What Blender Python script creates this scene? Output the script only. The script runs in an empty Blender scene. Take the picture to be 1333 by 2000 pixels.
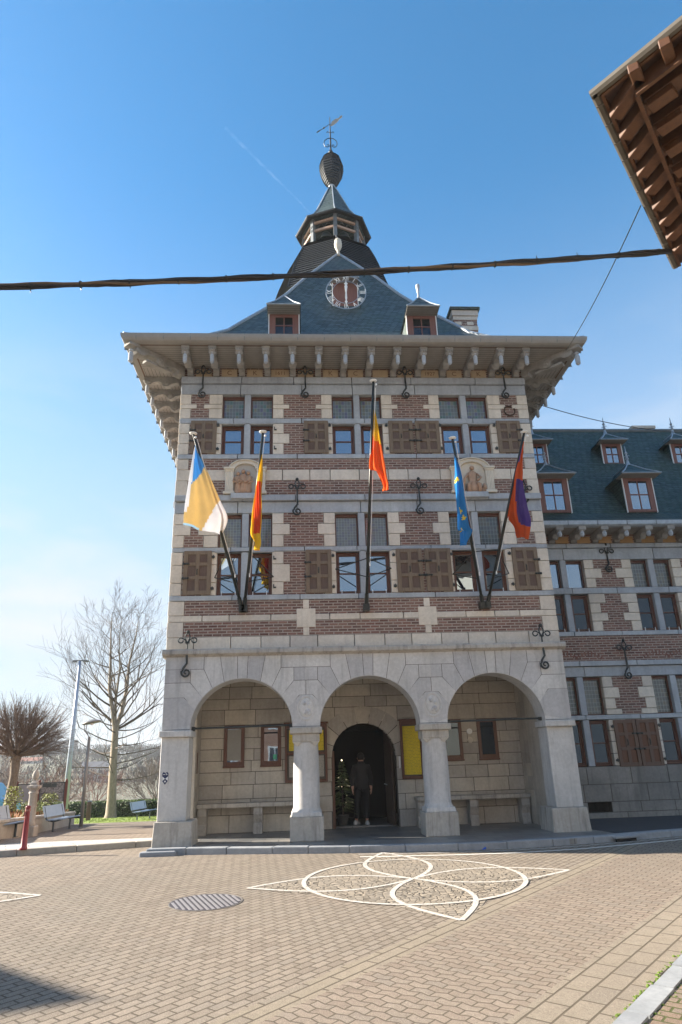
import bpy, bmesh, math, random
from mathutils import Vector, Matrix
R = math.radians
S = bpy.context.scene
COL = S.collection

# ------------------------------------------------------------------ camera
cam_d = bpy.data.cameras.new('camera'); cam = bpy.data.objects.new('camera', cam_d); COL.objects.link(cam); S.camera = cam
cam_d.sensor_fit = 'VERTICAL'; cam_d.sensor_height = 36.0; cam_d.lens = 36.0 * 1320.0 / 2000.0
cam_d.clip_start = 0.1; cam_d.clip_end = 20000
def cam_matrix(pitch, roll, yaw):
    cp, sp = math.cos(pitch), math.sin(pitch)
    rz = Matrix.Rotation(yaw, 3, 'Z')
    f = rz @ Vector((0, cp, sp)); r = rz @ Vector((1, 0, 0)); u = rz @ Vector((0, -sp, cp))
    c, s = math.cos(roll), math.sin(roll)
    r, u = c * r + s * u, -s * r + c * u
    return Matrix((( r.x, u.x, -f.x), (r.y, u.y, -f.y), (r.z, u.z, -f.z))).to_4x4()
cam.matrix_world = Matrix.Translation((-1.65, -16.8, 1.7)) @ cam_matrix(R(20.05), R(-1.77), R(-3.80))

# ------------------------------------------------------------------ sky, sun, exposure
SUN_EL, SUN_AZ = 24.0, 15.6          # elevation; degrees behind the facade plane, light comes from -X
sun_from = Vector((-math.cos(R(SUN_AZ)) * math.cos(R(SUN_EL)), math.sin(R(SUN_AZ)) * math.cos(R(SUN_EL)), math.sin(R(SUN_EL))))
W = bpy.data.worlds.new('World'); S.world = W; W.use_nodes = True
wt = W.node_tree; wt.nodes.clear()
sky = wt.nodes.new('ShaderNodeTexSky'); sky.sky_type = 'NISHITA'; sky.sun_disc = False
sky.sun_elevation = R(SUN_EL); sky.sun_rotation = math.atan2(sun_from.x, sun_from.y)
sky.air_density = 1.0; sky.dust_density = 0.5; sky.ozone_density = 2.2; sky.altitude = 50
bg = wt.nodes.new('ShaderNodeBackground'); bg.inputs['Strength'].default_value = 0.15
wo = wt.nodes.new('ShaderNodeOutputWorld')
# thin high cloud low in the sky: part of the sky itself
tc = wt.nodes.new('ShaderNodeTexCoord')
mp = wt.nodes.new('ShaderNodeMapping'); mp.inputs['Scale'].default_value = (2.2, 2.2, 6.5); mp.inputs['Location'].default_value = (0.35, 0.1, 0.2)
nz = wt.nodes.new('ShaderNodeTexNoise'); nz.inputs['Scale'].default_value = 1.6; nz.inputs['Detail'].default_value = 7; nz.inputs['Roughness'].default_value = .52; nz.inputs['Distortion'].default_value = .35
rmp = wt.nodes.new('ShaderNodeMapRange'); rmp.inputs['From Min'].default_value = .45; rmp.inputs['From Max'].default_value = .68
sep = wt.nodes.new('ShaderNodeSeparateXYZ')
rz = wt.nodes.new('ShaderNodeMapRange'); rz.inputs['From Min'].default_value = .62; rz.inputs['From Max'].default_value = .12; rz.interpolation_type = 'SMOOTHSTEP'
mul = wt.nodes.new('ShaderNodeMath'); mul.operation = 'MULTIPLY'
mu2 = wt.nodes.new('ShaderNodeMath'); mu2.operation = 'MULTIPLY'; mu2.inputs[1].default_value = .85
mix = wt.nodes.new('ShaderNodeMix'); mix.data_type = 'RGBA'; mix.inputs['B'].default_value = (1.62, 1.69, 1.77, 1)
vmix = wt.nodes.new('ShaderNodeMix'); vmix.data_type = 'RGBA'; vmix.inputs['B'].default_value = (1.25, 1.43, 1.64, 1)
hs = wt.nodes.new('ShaderNodeHueSaturation'); hs.inputs['Saturation'].default_value = 1.26; hs.inputs['Value'].default_value = .55; hs.inputs['Hue'].default_value = .491
L = wt.links.new
L(tc.outputs['Generated'], mp.inputs['Vector']); L(mp.outputs[0], nz.inputs['Vector']); L(nz.outputs['Fac'], rmp.inputs['Value'])
L(tc.outputs['Generated'], sep.inputs[0]); L(sep.outputs['Z'], rz.inputs['Value'])
L(rmp.outputs[0], mul.inputs[0]); L(rz.outputs[0], mul.inputs[1]); L(mul.outputs[0], mu2.inputs[0])
veil = wt.nodes.new('ShaderNodeMapRange'); veil.interpolation_type = 'SMOOTHSTEP'; veil.inputs['From Min'].default_value = .74; veil.inputs['From Max'].default_value = .08; veil.inputs['To Max'].default_value = .90
L(sep.outputs['Z'], veil.inputs['Value']); L(veil.outputs[0], vmix.inputs['Factor'])
L(mu2.outputs[0], mix.inputs['Factor']); L(sky.outputs[0], hs.inputs['Color']); L(hs.outputs[0], vmix.inputs['A']); L(vmix.outputs['Result'], mix.inputs['A']); L(mix.outputs['Result'], bg.inputs['Color']); L(bg.outputs[0], wo.inputs['Surface'])
sd = bpy.data.lights.new('sun', 'SUN'); sd.energy = 5.0; sd.angle = R(0.5); sd.color = (1.0, .90, .76)
so = bpy.data.objects.new('sun', sd); COL.objects.link(so); so.rotation_euler = (-sun_from).to_track_quat('-Z', 'Y').to_euler(); so.location = (-30, 0, 40)
S.view_settings.view_transform = 'Standard'; S.view_settings.look = 'None'; S.view_settings.gamma = 1; S.view_settings.exposure = 1.9
S.render.engine = 'CYCLES'
S.cycles.max_bounces = 7; S.cycles.diffuse_bounces = 4; S.cycles.glossy_bounces = 3; S.cycles.transparent_max_bounces = 8; S.cycles.transmission_bounces = 3
S.cycles.use_denoising = True; S.cycles.sample_clamp_indirect = 6

# ------------------------------------------------------------------ mesh helpers
class MB:
    def __init__(s): s.v = []; s.f = []; s.m = []; s.cur = 0; s.sm = []; s.smooth = False
    def add(s, vs, fs):
        o = len(s.v); s.v += [tuple(p) for p in vs]
        for f in fs: s.f.append(tuple(i + o for i in f)); s.m.append(s.cur); s.sm.append(s.smooth)
        return s
    def box(s, x0, x1, y0, y1, z0, z1):
        return s.add([(x0,y0,z0),(x1,y0,z0),(x1,y1,z0),(x0,y1,z0),(x0,y0,z1),(x1,y0,z1),(x1,y1,z1),(x0,y1,z1)],
              [(0,3,2,1),(4,5,6,7),(0,1,5,4),(1,2,6,5),(2,3,7,6),(3,0,4,7)])
    def cbox(s, c, d, rz=0, M=None):
        a, b, e = d[0]/2, d[1]/2, d[2]/2
        vs = [Vector(p) for p in ((-a,-b,-e),(a,-b,-e),(a,b,-e),(-a,b,-e),(-a,-b,e),(a,-b,e),(a,b,e),(-a,b,e))]
        m = M if M is not None else Matrix.Rotation(rz, 3, 'Z')
        return s.add([m @ v + Vector(c) for v in vs], [(0,3,2,1),(4,5,6,7),(0,1,5,4),(1,2,6,5),(2,3,7,6),(3,0,4,7)])
    def frustum(s, x0, x1, y0, y1, z0, z1, d):
        return s.add([(x0,y0,z0),(x1,y0,z0),(x1,y1,z0),(x0,y1,z0),(x0+d,y0+d,z1),(x1-d,y0+d,z1),(x1-d,y1-d,z1),(x0+d,y1-d,z1)],
              [(0,3,2,1),(4,5,6,7),(0,1,5,4),(1,2,6,5),(2,3,7,6),(3,0,4,7)])
    def prism(s, poly, a, b, ax='y'):
        n = len(poly)
        def p(q, t):
            return {'y': (q[0], t, q[1]), 'x': (t, q[0], q[1]), 'z': (q[0], q[1], t)}[ax]
        vs = [p(q, a) for q in poly] + [p(q, b) for q in poly]
        fs = [tuple(range(n)), tuple(range(2*n-1, n-1, -1))]
        for i in range(n): j = (i+1) % n; fs.append((i, i+n, j+n, j))
        return s.add(vs, fs)
    def lathe(s, prof, c=(0,0,0), n=16, a0=0, sx=1, sy=1, cap=True):
        vs = []; k = len(prof)
        for (r, z) in prof:
            for i in range(n):
                a = a0 + 2*math.pi*i/n; vs.append((c[0]+sx*r*math.cos(a), c[1]+sy*r*math.sin(a), c[2]+z))
        fs = []
        for j in range(k-1):
            for i in range(n): i2 = (i+1) % n; fs.append((j*n+i, j*n+i2, (j+1)*n+i2, (j+1)*n+i))
        if cap: fs.append(tuple(range(n-1, -1, -1))); fs.append(tuple((k-1)*n+i for i in range(n)))
        return s.add(vs, fs)
    def tube(s, pts, r, n=6, cap=True):
        pts = [Vector(p) for p in pts]; k = len(pts); rs = r if isinstance(r, (list, tuple)) else [r]*k
        vs = []; prev = None
        for i, p in enumerate(pts):
            t = (pts[min(i+1, k-1)] - pts[max(i-1, 0)])
            if t.length < 1e-9: t = Vector((0, 0, 1))
            t.normalize()
            if prev is None:
                a = Vector((0, 0, 1)) if abs(t.z) < .9 else Vector((1, 0, 0)); u = t.cross(a).normalized()
            else:
                u = prev - t * prev.dot(t)
                u = u.normalized() if u.length > 1e-6 else t.orthogonal().normalized()
            prev = u; w = t.cross(u)
            for q in range(n):
                an = 2*math.pi*q/n; vs.append(p + (u*math.cos(an) + w*math.sin(an))*rs[i])
        fs = []
        for i in range(k-1):
            for q in range(n): q2 = (q+1) % n; fs.append((i*n+q, i*n+q2, (i+1)*n+q2, (i+1)*n+q))
        if cap: fs.append(tuple(range(n-1, -1, -1))); fs.append(tuple((k-1)*n+q for q in range(n)))
        return s.add(vs, fs)
    def grid(s, rows):
        k = len(rows[0]); vs = [p for r in rows for p in r]; fs = []
        for i in range(len(rows)-1):
            for j in range(k-1): fs.append((i*k+j, i*k+j+1, (i+1)*k+j+1, (i+1)*k+j))
        return s.add(vs, fs)
    def sphere(s, c, r, n=12, m=8, sc=(1,1,1)):
        prof = [(math.sin(math.pi*i/m)*r + 1e-4, -math.cos(math.pi*i/m)*r*sc[2]) for i in range(m+1)]
        return s.lathe(prof, c, n, sx=sc[0], sy=sc[1])

def setp(o, label=None, cat=None, group=None, kind=None):
    if label: o['label'] = label
    if cat: o['category'] = cat
    if group: o['group'] = group
    if kind: o['kind'] = kind
    return o
def link_parent(o, parent):
    if parent is not None:
        o.parent = parent
        w = Vector((0, 0, 0)); p = parent
        while p is not None: w += Vector(p.location) + p.matrix_parent_inverse.translation; p = p.parent
        o.matrix_parent_inverse = Matrix.Translation(-w)
def obj(name, mb, mats, parent=None, smooth=False, bevel=0, solid=0):
    me = bpy.data.meshes.new(name); me.from_pydata(mb.v, [], mb.f)
    mats = mats if isinstance(mats, (list, tuple)) else [mats]
    for m in mats: me.materials.append(m)
    if len(mats) > 1: me.polygons.foreach_set('material_index', mb.m)
    if smooth: me.polygons.foreach_set('use_smooth', [True]*len(me.polygons))
    elif any(mb.sm): me.polygons.foreach_set('use_smooth', mb.sm)
    me.update()
    o = bpy.data.objects.new(name, me); COL.objects.link(o)
    link_parent(o, parent)
    if solid:
        b = o.modifiers.new('thick', 'SOLIDIFY'); b.thickness = solid; b.offset = 0
    if bevel:
        b = o.modifiers.new('bevel', 'BEVEL'); b.width = bevel; b.segments = 1; b.limit_method = 'ANGLE'; b.angle_limit = R(40)
    return o
def obj_split(name, mb, mat, parent, bevel=0, tol=.03, nv=8):
    """boxes that do not touch become parts of their own"""
    bx = []
    for i in range(0, len(mb.v), nv):
        q = mb.v[i:i+nv]; bx.append([min(p[k] for p in q)-tol for k in range(3)] + [max(p[k] for p in q)+tol for k in range(3)])
    par = list(range(len(bx)))
    def find(a):
        while par[a] != a: par[a] = par[par[a]]; a = par[a]
        return a
    for i in range(len(bx)):
        a = bx[i]
        for j in range(i):
            b = bx[j]
            if a[0] <= b[3] and b[0] <= a[3] and a[1] <= b[4] and b[1] <= a[4] and a[2] <= b[5] and b[2] <= a[5]: par[find(i)] = find(j)
    gr = {}
    for i in range(len(bx)): gr.setdefault(find(i), []).append(i)
    nf = len(mb.f)//len(bx)
    for ids in gr.values():
        m = MB()
        for i in ids: m.add(mb.v[i*nv:(i+1)*nv], [tuple(k - i*nv for k in f) for f in mb.f[i*nf:(i+1)*nf]])
        o = obj(name, m, mat, parent, bevel=bevel)
    return o
def fixn(o):
    bm = bmesh.new(); bm.from_mesh(o.data); bmesh.ops.recalc_face_normals(bm, faces=bm.faces); bm.to_mesh(o.data); bm.free(); return o
def thing(name, label, cat, loc=(0,0,0), group=None):
    o = bpy.data.objects.new(name, None); COL.objects.link(o); o.location = loc; o.empty_display_size = .3
    return setp(o, label, cat, group)
def copy_tree(o, loc=None, rz=None, parent=None, label=None, scale=None):
    kids = list(o.children)
    c = o.copy(); COL.objects.link(c)
    if parent is not None: c.parent = parent
    if loc is not None: c.location = loc
    if rz is not None: c.rotation_euler = (0, 0, rz)
    if scale is not None: c.scale = scale
    if label: c['label'] = label
    for k in kids: copy_tree(k, parent=c)
    return c
def struct(name, mb, mats, smooth=False, kind='structure'):
    o = obj(name, mb, mats, None, smooth); o['kind'] = kind; return o
def text(name, s, size, mat, parent, M, ext=.004):
    cu = bpy.data.curves.new(name, 'FONT'); cu.body = s; cu.size = size; cu.extrude = ext; cu.align_x = 'CENTER'; cu.align_y = 'CENTER'
    cu.materials.append(mat); cu.resolution_u = 3
    tmp = bpy.data.objects.new(name, cu); COL.objects.link(tmp)
    dg = bpy.context.evaluated_depsgraph_get(); me = bpy.data.meshes.new_from_object(tmp.evaluated_get(dg))
    COL.objects.unlink(tmp); bpy.data.objects.remove(tmp); bpy.data.curves.remove(cu)
    me.transform(M); me.materials.clear(); me.materials.append(mat); me.name = name
    o = bpy.data.objects.new(name, me); COL.objects.link(o); link_parent(o, parent); return o
FRONT = Matrix.Rotation(R(90), 4, 'X')     # text lying in XY turned upright, facing -Y
def spiral(cx, cz, r0, r1, a0, a1, y, n=18):
    return [(cx + (r0+(r1-r0)*i/n)*math.cos(R(a0+(a1-a0)*i/n)), y, cz + (r0+(r1-r0)*i/n)*math.sin(R(a0+(a1-a0)*i/n))) for i in range(n+1)]

# ------------------------------------------------------------------ material helpers
class NT:
    def __init__(s, name):
        s.mat = bpy.data.materials.new(name); s.mat.use_nodes = True; s.t = s.mat.node_tree; s.t.nodes.clear()
        s.out = s.t.nodes.new('ShaderNodeOutputMaterial')
    def n(s, typ, ins=None, **pr):
        d = s.t.nodes.new('ShaderNode' + typ)
        for k, v in pr.items(): setattr(d, k, v)
        for k, v in (ins or {}).items():
            i = d.inputs[k]
            if isinstance(v, bpy.types.NodeSocket): s.t.links.new(v, i)
            else:
                if i.type == 'RGBA' and len(v) == 3: v = (*v, 1)
                i.default_value = v
        return d
    def math(s, op, a, b=0.0):
        return s.n('Math', {0: a, 1: b}, operation=op).outputs[0]
    def mixc(s, f, a, b, bt='MIX'):
        return s.n('Mix', {'Factor': f, 'A': a, 'B': b}, data_type='RGBA', blend_type=bt).outputs['Result']
    def mapr(s, v, a, b, c=0.0, d=1.0):
        return s.n('MapRange', {'Value': v, 'From Min': a, 'From Max': b, 'To Min': c, 'To Max': d}).outputs[0]
    def pos(s): return s.n('NewGeometry').outputs['Position']
    def noise(s, vec, scale, detail=4, rough=.55):
        return s.n('TexNoise', {'Vector': vec, 'Scale': scale, 'Detail': detail, 'Roughness': rough}).outputs['Fac']
    def wallvec(s, sx=1.0, sz=1.0):
        sp = s.n('SeparateXYZ', {0: s.pos()})
        return s.n('CombineXYZ', {0: s.math('MULTIPLY', s.math('ADD', sp.outputs[0], sp.outputs[1]), sx), 1: s.math('MULTIPLY', sp.outputs[2], sz), 2: 0.0}).outputs[0]
    def done(s, col, rough=.85, bump=None, bstr=.3, bdist=.01, metal=0.0, spec=.35, **kw):
        ins = {'Base Color': col, 'Roughness': rough, 'Metallic': metal, 'Specular IOR Level': spec}
        ins.update(kw)
        if bump is not None: ins['Normal'] = s.n('Bump', {'Height': bump, 'Strength': bstr, 'Distance': bdist}).outputs[0]
        b = s.n('BsdfPrincipled', ins); s.t.links.new(b.outputs[0], s.out.inputs[0]); return s.mat
def plain(name, col, rough=.7, var=.12, scale=6.0, metal=0.0, spec=.35, isl=0.0, bstr=.15, bscale=40.0):
    t = NT(name); p = t.pos()
    f = t.noise(p, scale, 5)
    c = t.mixc(f, tuple(c*(1-var*1.6) for c in col), tuple(min(1, c*(1+var*1.6)) for c in col))
    if isl:
        ri = t.n('NewGeometry').outputs['Random Per Island']
        c = t.mixc(1.0, c, t.n('CombineColor', {0: t.mapr(ri, 0, 1, 1-isl, 1+isl), 1: t.mapr(ri, 0, 1, 1-isl, 1+isl), 2: t.mapr(ri, 0, 1, 1-isl*1.15, 1+isl*.9)}).outputs[0], 'MULTIPLY')
    return t.done(c, rough, t.noise(p, bscale, 3), bstr, .01, metal, spec)
def stone(name, a, b, isl=.16, streak=.25, scale=1.6):
    t = NT(name); p = t.pos()
    n1 = t.noise(p, scale, 6, .6); n2 = t.noise(p, 14, 5, .6)
    c = t.mixc(t.mapr(n1, .3, .7), a, b)
    c = t.mixc(t.mapr(n2, .35, .75, 0, .45), c, tuple(x*.72 for x in a))
    ri = t.n('NewGeometry').outputs['Random Per Island']
    c = t.mixc(1.0, c, t.n('CombineColor', {0: t.mapr(ri, 0, 1, 1-isl, 1+isl), 1: t.mapr(ri, 0, 1, 1-isl*1.0, 1+isl*.95), 2: t.mapr(ri, 0, 1, 1-isl*.8, 1+isl*.8)}).outputs[0], 'MULTIPLY')
    mp_ = t.n('Mapping', {'Vector': p, 'Scale': (3.2, 3.2, .32)}).outputs[0]      # rain streaks run down the stone
    st = t.mapr(t.noise(mp_, 2.2, 5, .65), .50, .74, 0, streak)
    c = t.mixc(t.mapr(t.noise(p, .75, 5, .65), .50, .72, 0, .38), c, tuple(x*.66 for x in a))
    c = t.mixc(st, c, tuple(x*.42 for x in a))
    return t.done(c, .88, t.math('ADD', n2, t.noise(p, 60, 3)), .25, .008)
# ------------------------------------------------------------------ materials
def brick_mat(name, c1, c2, mo, w=.22, h=.065, ms=.011):
    t = NT(name); v = t.wallvec(); p = t.pos()
    b = t.n('TexBrick', {'Vector': v, 'Color1': c1, 'Color2': c2, 'Mortar': mo, 'Scale': 1.0, 'Mortar Size': ms, 'Mortar Smooth': .1, 'Bias': -.1, 'Brick Width': w, 'Row Height': h})
    n = t.noise(p, 3.0, 5); n2 = t.noise(p, 30, 3)
    c = t.mixc(t.mapr(n, .35, .7, 0, .35), b.outputs['Color'], (.28, .22, .18))
    c = t.mixc(t.mapr(n2, .4, .7, 0, .3), c, (.06, .036, .03))
    hgt = t.math('SUBTRACT', 1.0, b.outputs['Fac'])
    return t.done(c, .9, t.math('ADD', hgt, t.math('MULTIPLY', n2, .4)), .6, .012)
M = {}
M['brick'] = brick_mat('brick', (.115, .055, .044), (.275, .138, .106), (.39, .335, .29), .23, .072, .0125)
M['cream'] = stone('cream_stone', (.56, .50, .42), (.69, .635, .555), .12, .22)
M['blue'] = stone('blue_stone', (.335, .365, .395), (.445, .48, .515), .10, .30)
M['grey'] = stone('grey_stone', (.45, .44, .425), (.575, .565, .55), .14, .45, 1.1)
M['base'] = stone('base_stone', (.35, .325, .285), (.48, .445, .40), .08, .85, 2.0)
M['tuff'] = stone('porch_stone', (.41, .375, .32), (.53, .49, .425), .16, .30)
M['wingbase'] = stone('wing_plinth_stone', (.20, .19, .175), (.31, .29, .26), .05, .5, 1.4)
M['joint'] = plain('dark_joint', (.10, .09, .08), .95)
M['carved'] = plain('carved_stone', (.265, .255, .235), .85, .3, 5, bstr=.5, bscale=18)
M['nichest'] = plain('pale_niche_stone', (.60, .55, .46), .85, .15, 4)
M['relief'] = plain('relief_stone', (.42, .27, .18), .85, .3, 7, bstr=.5, bscale=22)
M['panel'] = plain('frieze_stone', (.46, .36, .24), .85, .1, 4)
def slate(name, a, b, moss, rh=.095):
    t = NT(name); v = t.wallvec(); p = t.pos()
    k = t.n('TexBrick', {'Vector': v, 'Color1': a, 'Color2': b, 'Mortar': (.010, .014, .016), 'Scale': 1.0, 'Mortar Size': .013, 'Mortar Smooth': .2, 'Brick Width': .2, 'Row Height': rh})
    n = t.noise(p, .9, 6, .65)
    c = t.mixc(t.mapr(n, .5, .72, 0, .55), k.outputs['Color'], moss)
    c = t.mixc(t.mapr(t.noise(p, 8, 4), .45, .7, 0, .35), c, (.12, .15, .16))
    sp = t.n('SeparateXYZ', {0: p})
    saw = t.math('FRACT', t.math('MULTIPLY', sp.outputs[2], 1/rh))
    return t.done(c, .52, t.math('ADD', saw, t.math('SUBTRACT', 1.0, k.outputs['Fac'])), .55, .012, spec=.45)
M['slate'] = slate('roof_slate', (.032, .056, .058), (.095, .135, .137), (.06, .095, .06))
M['slate2'] = slate('wing_roof_slate', (.026, .052, .044), (.058, .100, .085), (.045, .075, .03))
M['lead'] = plain('lead_sheet', (.34, .38, .42), .5, .25, 9, metal=.3)
M['clap'] = plain('dark_clapboard', (.038, .043, .047), .6, .3, 9)
M['zinc'] = plain('painted_gutter', (.27, .258, .235), .55, .12, 5)
M['zincd'] = plain('dark_zinc', (.16, .18, .19), .5, .2, 5)
M['soffit'] = None
def boards(name, col, pitch, axis, rough=.7, gap=.12):
    t = NT(name); p = t.pos(); sp = t.n('SeparateXYZ', {0: p})
    fr = t.math('FRACT', t.math('MULTIPLY', sp.outputs[axis], 1/pitch))
    g = t.math('LESS_THAN', fr, gap)
    n = t.noise(p, 5, 5)
    c = t.mixc(n, tuple(x*.8 for x in col), tuple(min(1, x*1.2) for x in col))
    c = t.mixc(g, c, tuple(x*.35 for x in col))
    return t.done(c, rough, t.math('SUBTRACT', 1.0, g), .5, .01)
M['soffit'] = boards('soffit_boards', (.29, .275, .25), .10, 1)
M['soffit_side'] = boards('soffit_boards_side', (.29, .275, .25), .10, 0)
def wood(name, a, b, rough=.55, sc=(6, 6, .6), spec=.4):
    t = NT(name); p = t.pos()
    m = t.n('Mapping', {'Vector': p, 'Scale': sc}).outputs[0]
    n = t.noise(m, 6, 6, .65)
    c = t.mixc(t.mapr(n, .3, .7), a, b)
    return t.done(c, rough, n, .3, .006, spec=spec)
M['frame'] = wood('varnished_frame', (.085, .034, .022), (.135, .056, .036), .4)
M['dormerwood'] = wood('painted_dormer_wood', (.16, .070, .055), (.22, .10, .08), .6)
M['shut'] = wood('weathered_shutter', (.135, .098, .066), (.225, .17, .12), .75, (14, 14, .9))
M['shutp'] = wood('shutter_panel', (.085, .055, .042), (.14, .095, .075), .75, (14, 14, .9))
M['shutw'] = wood('brown_shutter', (.11, .068, .048), (.17, .105, .075), .7, (14, 14, .9))
M['shutwp'] = wood('reddish_shutter_panel', (.115, .048, .026), (.155, .068, .036), .65, (14, 14, .9))
M['iron'] = plain('wrought_iron', (.035, .042, .042), .5, .3, 12, metal=.2)
M['ironrust'] = plain('rusty_iron', (.06, .04, .03), .7, .4, 12)
M['white'] = plain('white_paint', (.78, .78, .76), .4, .03)
M['black'] = plain('black_pole_paint', (.02, .024, .022), .35, .2)
M['bronze'] = plain('bell_bronze', (.07, .085, .075), .45, .3, 6, metal=.7)
M['beam'] = wood('belfry_beam', (.36, .23, .16), (.50, .35, .26), .7)
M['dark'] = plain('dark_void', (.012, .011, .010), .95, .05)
M['hall'] = plain('hall_plaster', (.20, .18, .155), .9, .1)
M['steel'] = plain('brushed_steel', (.36, .43, .50), .42, .08, 5, metal=.35)
M['steeld'] = plain('dark_painted_steel', (.055, .075, .085), .5, .1)
M['lampm'] = plain('lamp_paint', (.22, .22, .21), .5, .1, metal=.3)
M['yellow'] = None
def glass(name, base, refl=.5, rough=.02, wob=.004, top=1.0):
    t = NT(name); p = t.pos()
    bump = t.n('Bump', {'Height': t.noise(p, 2.2, 2), 'Strength': .12, 'Distance': wob}).outputs[0]
    d = t.n('BsdfDiffuse', {'Color': base}).outputs[0]
    g = t.n('BsdfGlossy', {'Color': (.62, .80, 1.0), 'Roughness': rough, 'Normal': bump}).outputs[0]
    lw = t.n('LayerWeight', {'Blend': .35}).outputs['Fresnel']
    f = t.mapr(lw, 0, 1, refl, top)
    x = t.n('MixShader', {0: f, 1: d, 2: g}); t.t.links.new(x.outputs[0], t.out.inputs[0]); return t.mat
M['glass'] = glass('window_glass', (.012, .014, .018), .30, top=.9)
M['glassd'] = glass('dim_window_glass', (.016, .016, .015), .045, top=.30)
M['glasswh'] = plain('net_curtain', (.26, .25, .225), .5, .1)
def leaded(name, cols, cw=.085, ch=.115, refl=.055):
    t = NT(name); p = t.pos(); sp = t.n('SeparateXYZ', {0: p})
    u = t.math('MULTIPLY', sp.outputs[0], 1/cw); w = t.math('MULTIPLY', sp.outputs[2], 1/ch)
    cell = t.n('CombineXYZ', {0: t.math('FLOOR', u), 1: t.math('FLOOR', w), 2: 1.7}).outputs[0]
    wn = t.n('TexWhiteNoise', {'Vector': cell}, noise_dimensions='3D')
    r = t.n('ValToRGB', {0: wn.outputs['Value']}); r.color_ramp.interpolation = 'CONSTANT'
    e = r.color_ramp.elements; e[0].color = (*cols[0], 1); e[0].position = 0; e[1].color = (*cols[1], 1); e[1].position = 1/len(cols)
    for i, c in enumerate(cols[2:]): q = e.new((i+2)/len(cols)); q.color = (*c, 1)
    ln = t.math('MAXIMUM', t.math('LESS_THAN', t.math('FRACT', u), .075), t.math('LESS_THAN', t.math('FRACT', w), .06))
    c = t.mixc(ln, r.outputs[0], (.26, .27, .26))
    d = t.n('BsdfPrincipled', {'Base Color': c, 'Roughness': .35}).outputs[0]
    g = t.n('BsdfGlossy', {'Color': (.9, .95, 1.0), 'Roughness': .12}).outputs[0]
    x = t.n('MixShader', {0: t.mapr(ln, 0, 1, refl, .03), 1: d, 2: g}); t.t.links.new(x.outputs[0], t.out.inputs[0]); return t.mat
M['lead1'] = leaded('leaded_glass', [(.07, .08, .06), (.11, .12, .09), (.045, .10, .065), (.09, .10, .09), (.07, .06, .10), (.13, .12, .06), (.10, .10, .085)])
M['lead2'] = leaded('leaded_glass_small', [(.06, .068, .062), (.085, .092, .085), (.055, .06, .08), (.08, .085, .065)], .075, .075, .07)
M['lead3'] = leaded('leaded_glass_dark', [(.012, .014, .012), (.025, .025, .018), (.05, .04, .012), (.012, .02, .014)], .085, .115, .05)

# pavers: rows turned to run with the street
UAZ = 47.7
def paver(name, a, b, c3, rot, w, h, zig=0.0, ms=.011, joint=(.125, .103, .078)):
    t = NT(name); p = t.pos()
    v = t.n('VectorRotate', {'Vector': p, 'Angle': R(rot)}, rotation_type='Z_AXIS').outputs[0]
    if zig:
        sp = t.n('SeparateXYZ', {0: v})
        tri = t.math('PINGPONG', sp.outputs[0], w/2)
        v = t.n('CombineXYZ', {0: sp.outputs[0], 1: t.math('ADD', sp.outputs[1], t.math('MULTIPLY', tri, zig)), 2: 0.0}).outputs[0]
    k = t.n('TexBrick', {'Vector': v, 'Color1': a, 'Color2': b, 'Mortar': joint, 'Scale': 1.0, 'Mortar Size': ms, 'Mortar Smooth': .25, 'Bias': 0.0, 'Brick Width': w, 'Row Height': h})
    n1 = t.noise(p, .55, 5, .6); n2 = t.noise(p, 9, 5, .6); n3 = t.n('TexNoise', {'Vector': p, 'Scale': 120, 'Detail': 3, 'Roughness': .75}).outputs['Fac']; n4 = t.noise(p, 34, 3, .7)
    c = t.mixc(t.mapr(n1, .35, .68), k.outputs['Color'], c3, 'MIX')
    c = t.mixc(t.mapr(n1, .35, .7, .55, .2), c, k.outputs['Color'])
    c = t.mixc(t.mapr(n2, .45, .75, 0, .4), c, (.17, .14, .105))
    k2 = t.n('TexBrick', {'Vector': v, 'Color1': (0, 0, 0), 'Color2': (1, 1, 1), 'Mortar': (0, 0, 0), 'Scale': 1.0, 'Mortar Size': ms, 'Bias': -.62, 'Brick Width': w, 'Row Height': h})
    odd = t.n('SeparateColor', {0: k2.outputs['Color']}).outputs[0]
    c = t.mixc(t.mapr(odd, .05, .4, 0, .6), c, (.19, .165, .14))
    c = t.mixc(t.mapr(t.noise(p, .22, 4, .6), .42, .68, 0, .42), c, (.225, .19, .147))
    c = t.mixc(t.mapr(t.noise(p, .75, 6, .75), .58, .74, 0, .55), c, (.15, .128, .10))
    c = t.mixc(t.mapr(t.noise(p, 2.3, 6, .7), .55, .8, 0, .5), c, (.20, .165, .125))
    c = t.mixc(t.mapr(n3, .5, .72, 0, .75), c, (.50, .44, .37))
    c = t.mixc(t.mapr(n4, .50, .72, 0, .45), c, (.16, .135, .105))
    c = t.mixc(t.mapr(n3, .47, .27, 0, .7), c, (.10, .083, .065))
    c = t.mixc(k.outputs['Fac'], c, joint)
    hg = t.math('ADD', t.math('MULTIPLY', t.math('SUBTRACT', 1.0, k.outputs['Fac']), 1.0), t.math('MULTIPLY', n3, .5))
    return t.done(c, .9, t.math('ADD', t.math('ADD', hg, t.math('MULTIPLY', odd, .35)), t.math('MULTIPLY', n2, .45)), 1.0, .022, spec=.2)
M['pavA'] = paver('street_pavers', (.215, .172, .136), (.375, .31, .248), (.265, .23, .184), -UAZ, .23, .12)
M['pavB'] = paver('interlocking_pavers', (.235, .178, .140), (.355, .29, .232), (.28, .232, .185), 90-UAZ, .22, .115, .28, .009)
M['pavC'] = paver('border_setts', (.285, .24, .180), (.335, .28, .212), (.28, .237, .178), -UAZ, .60, .16, 0, .012)
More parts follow.
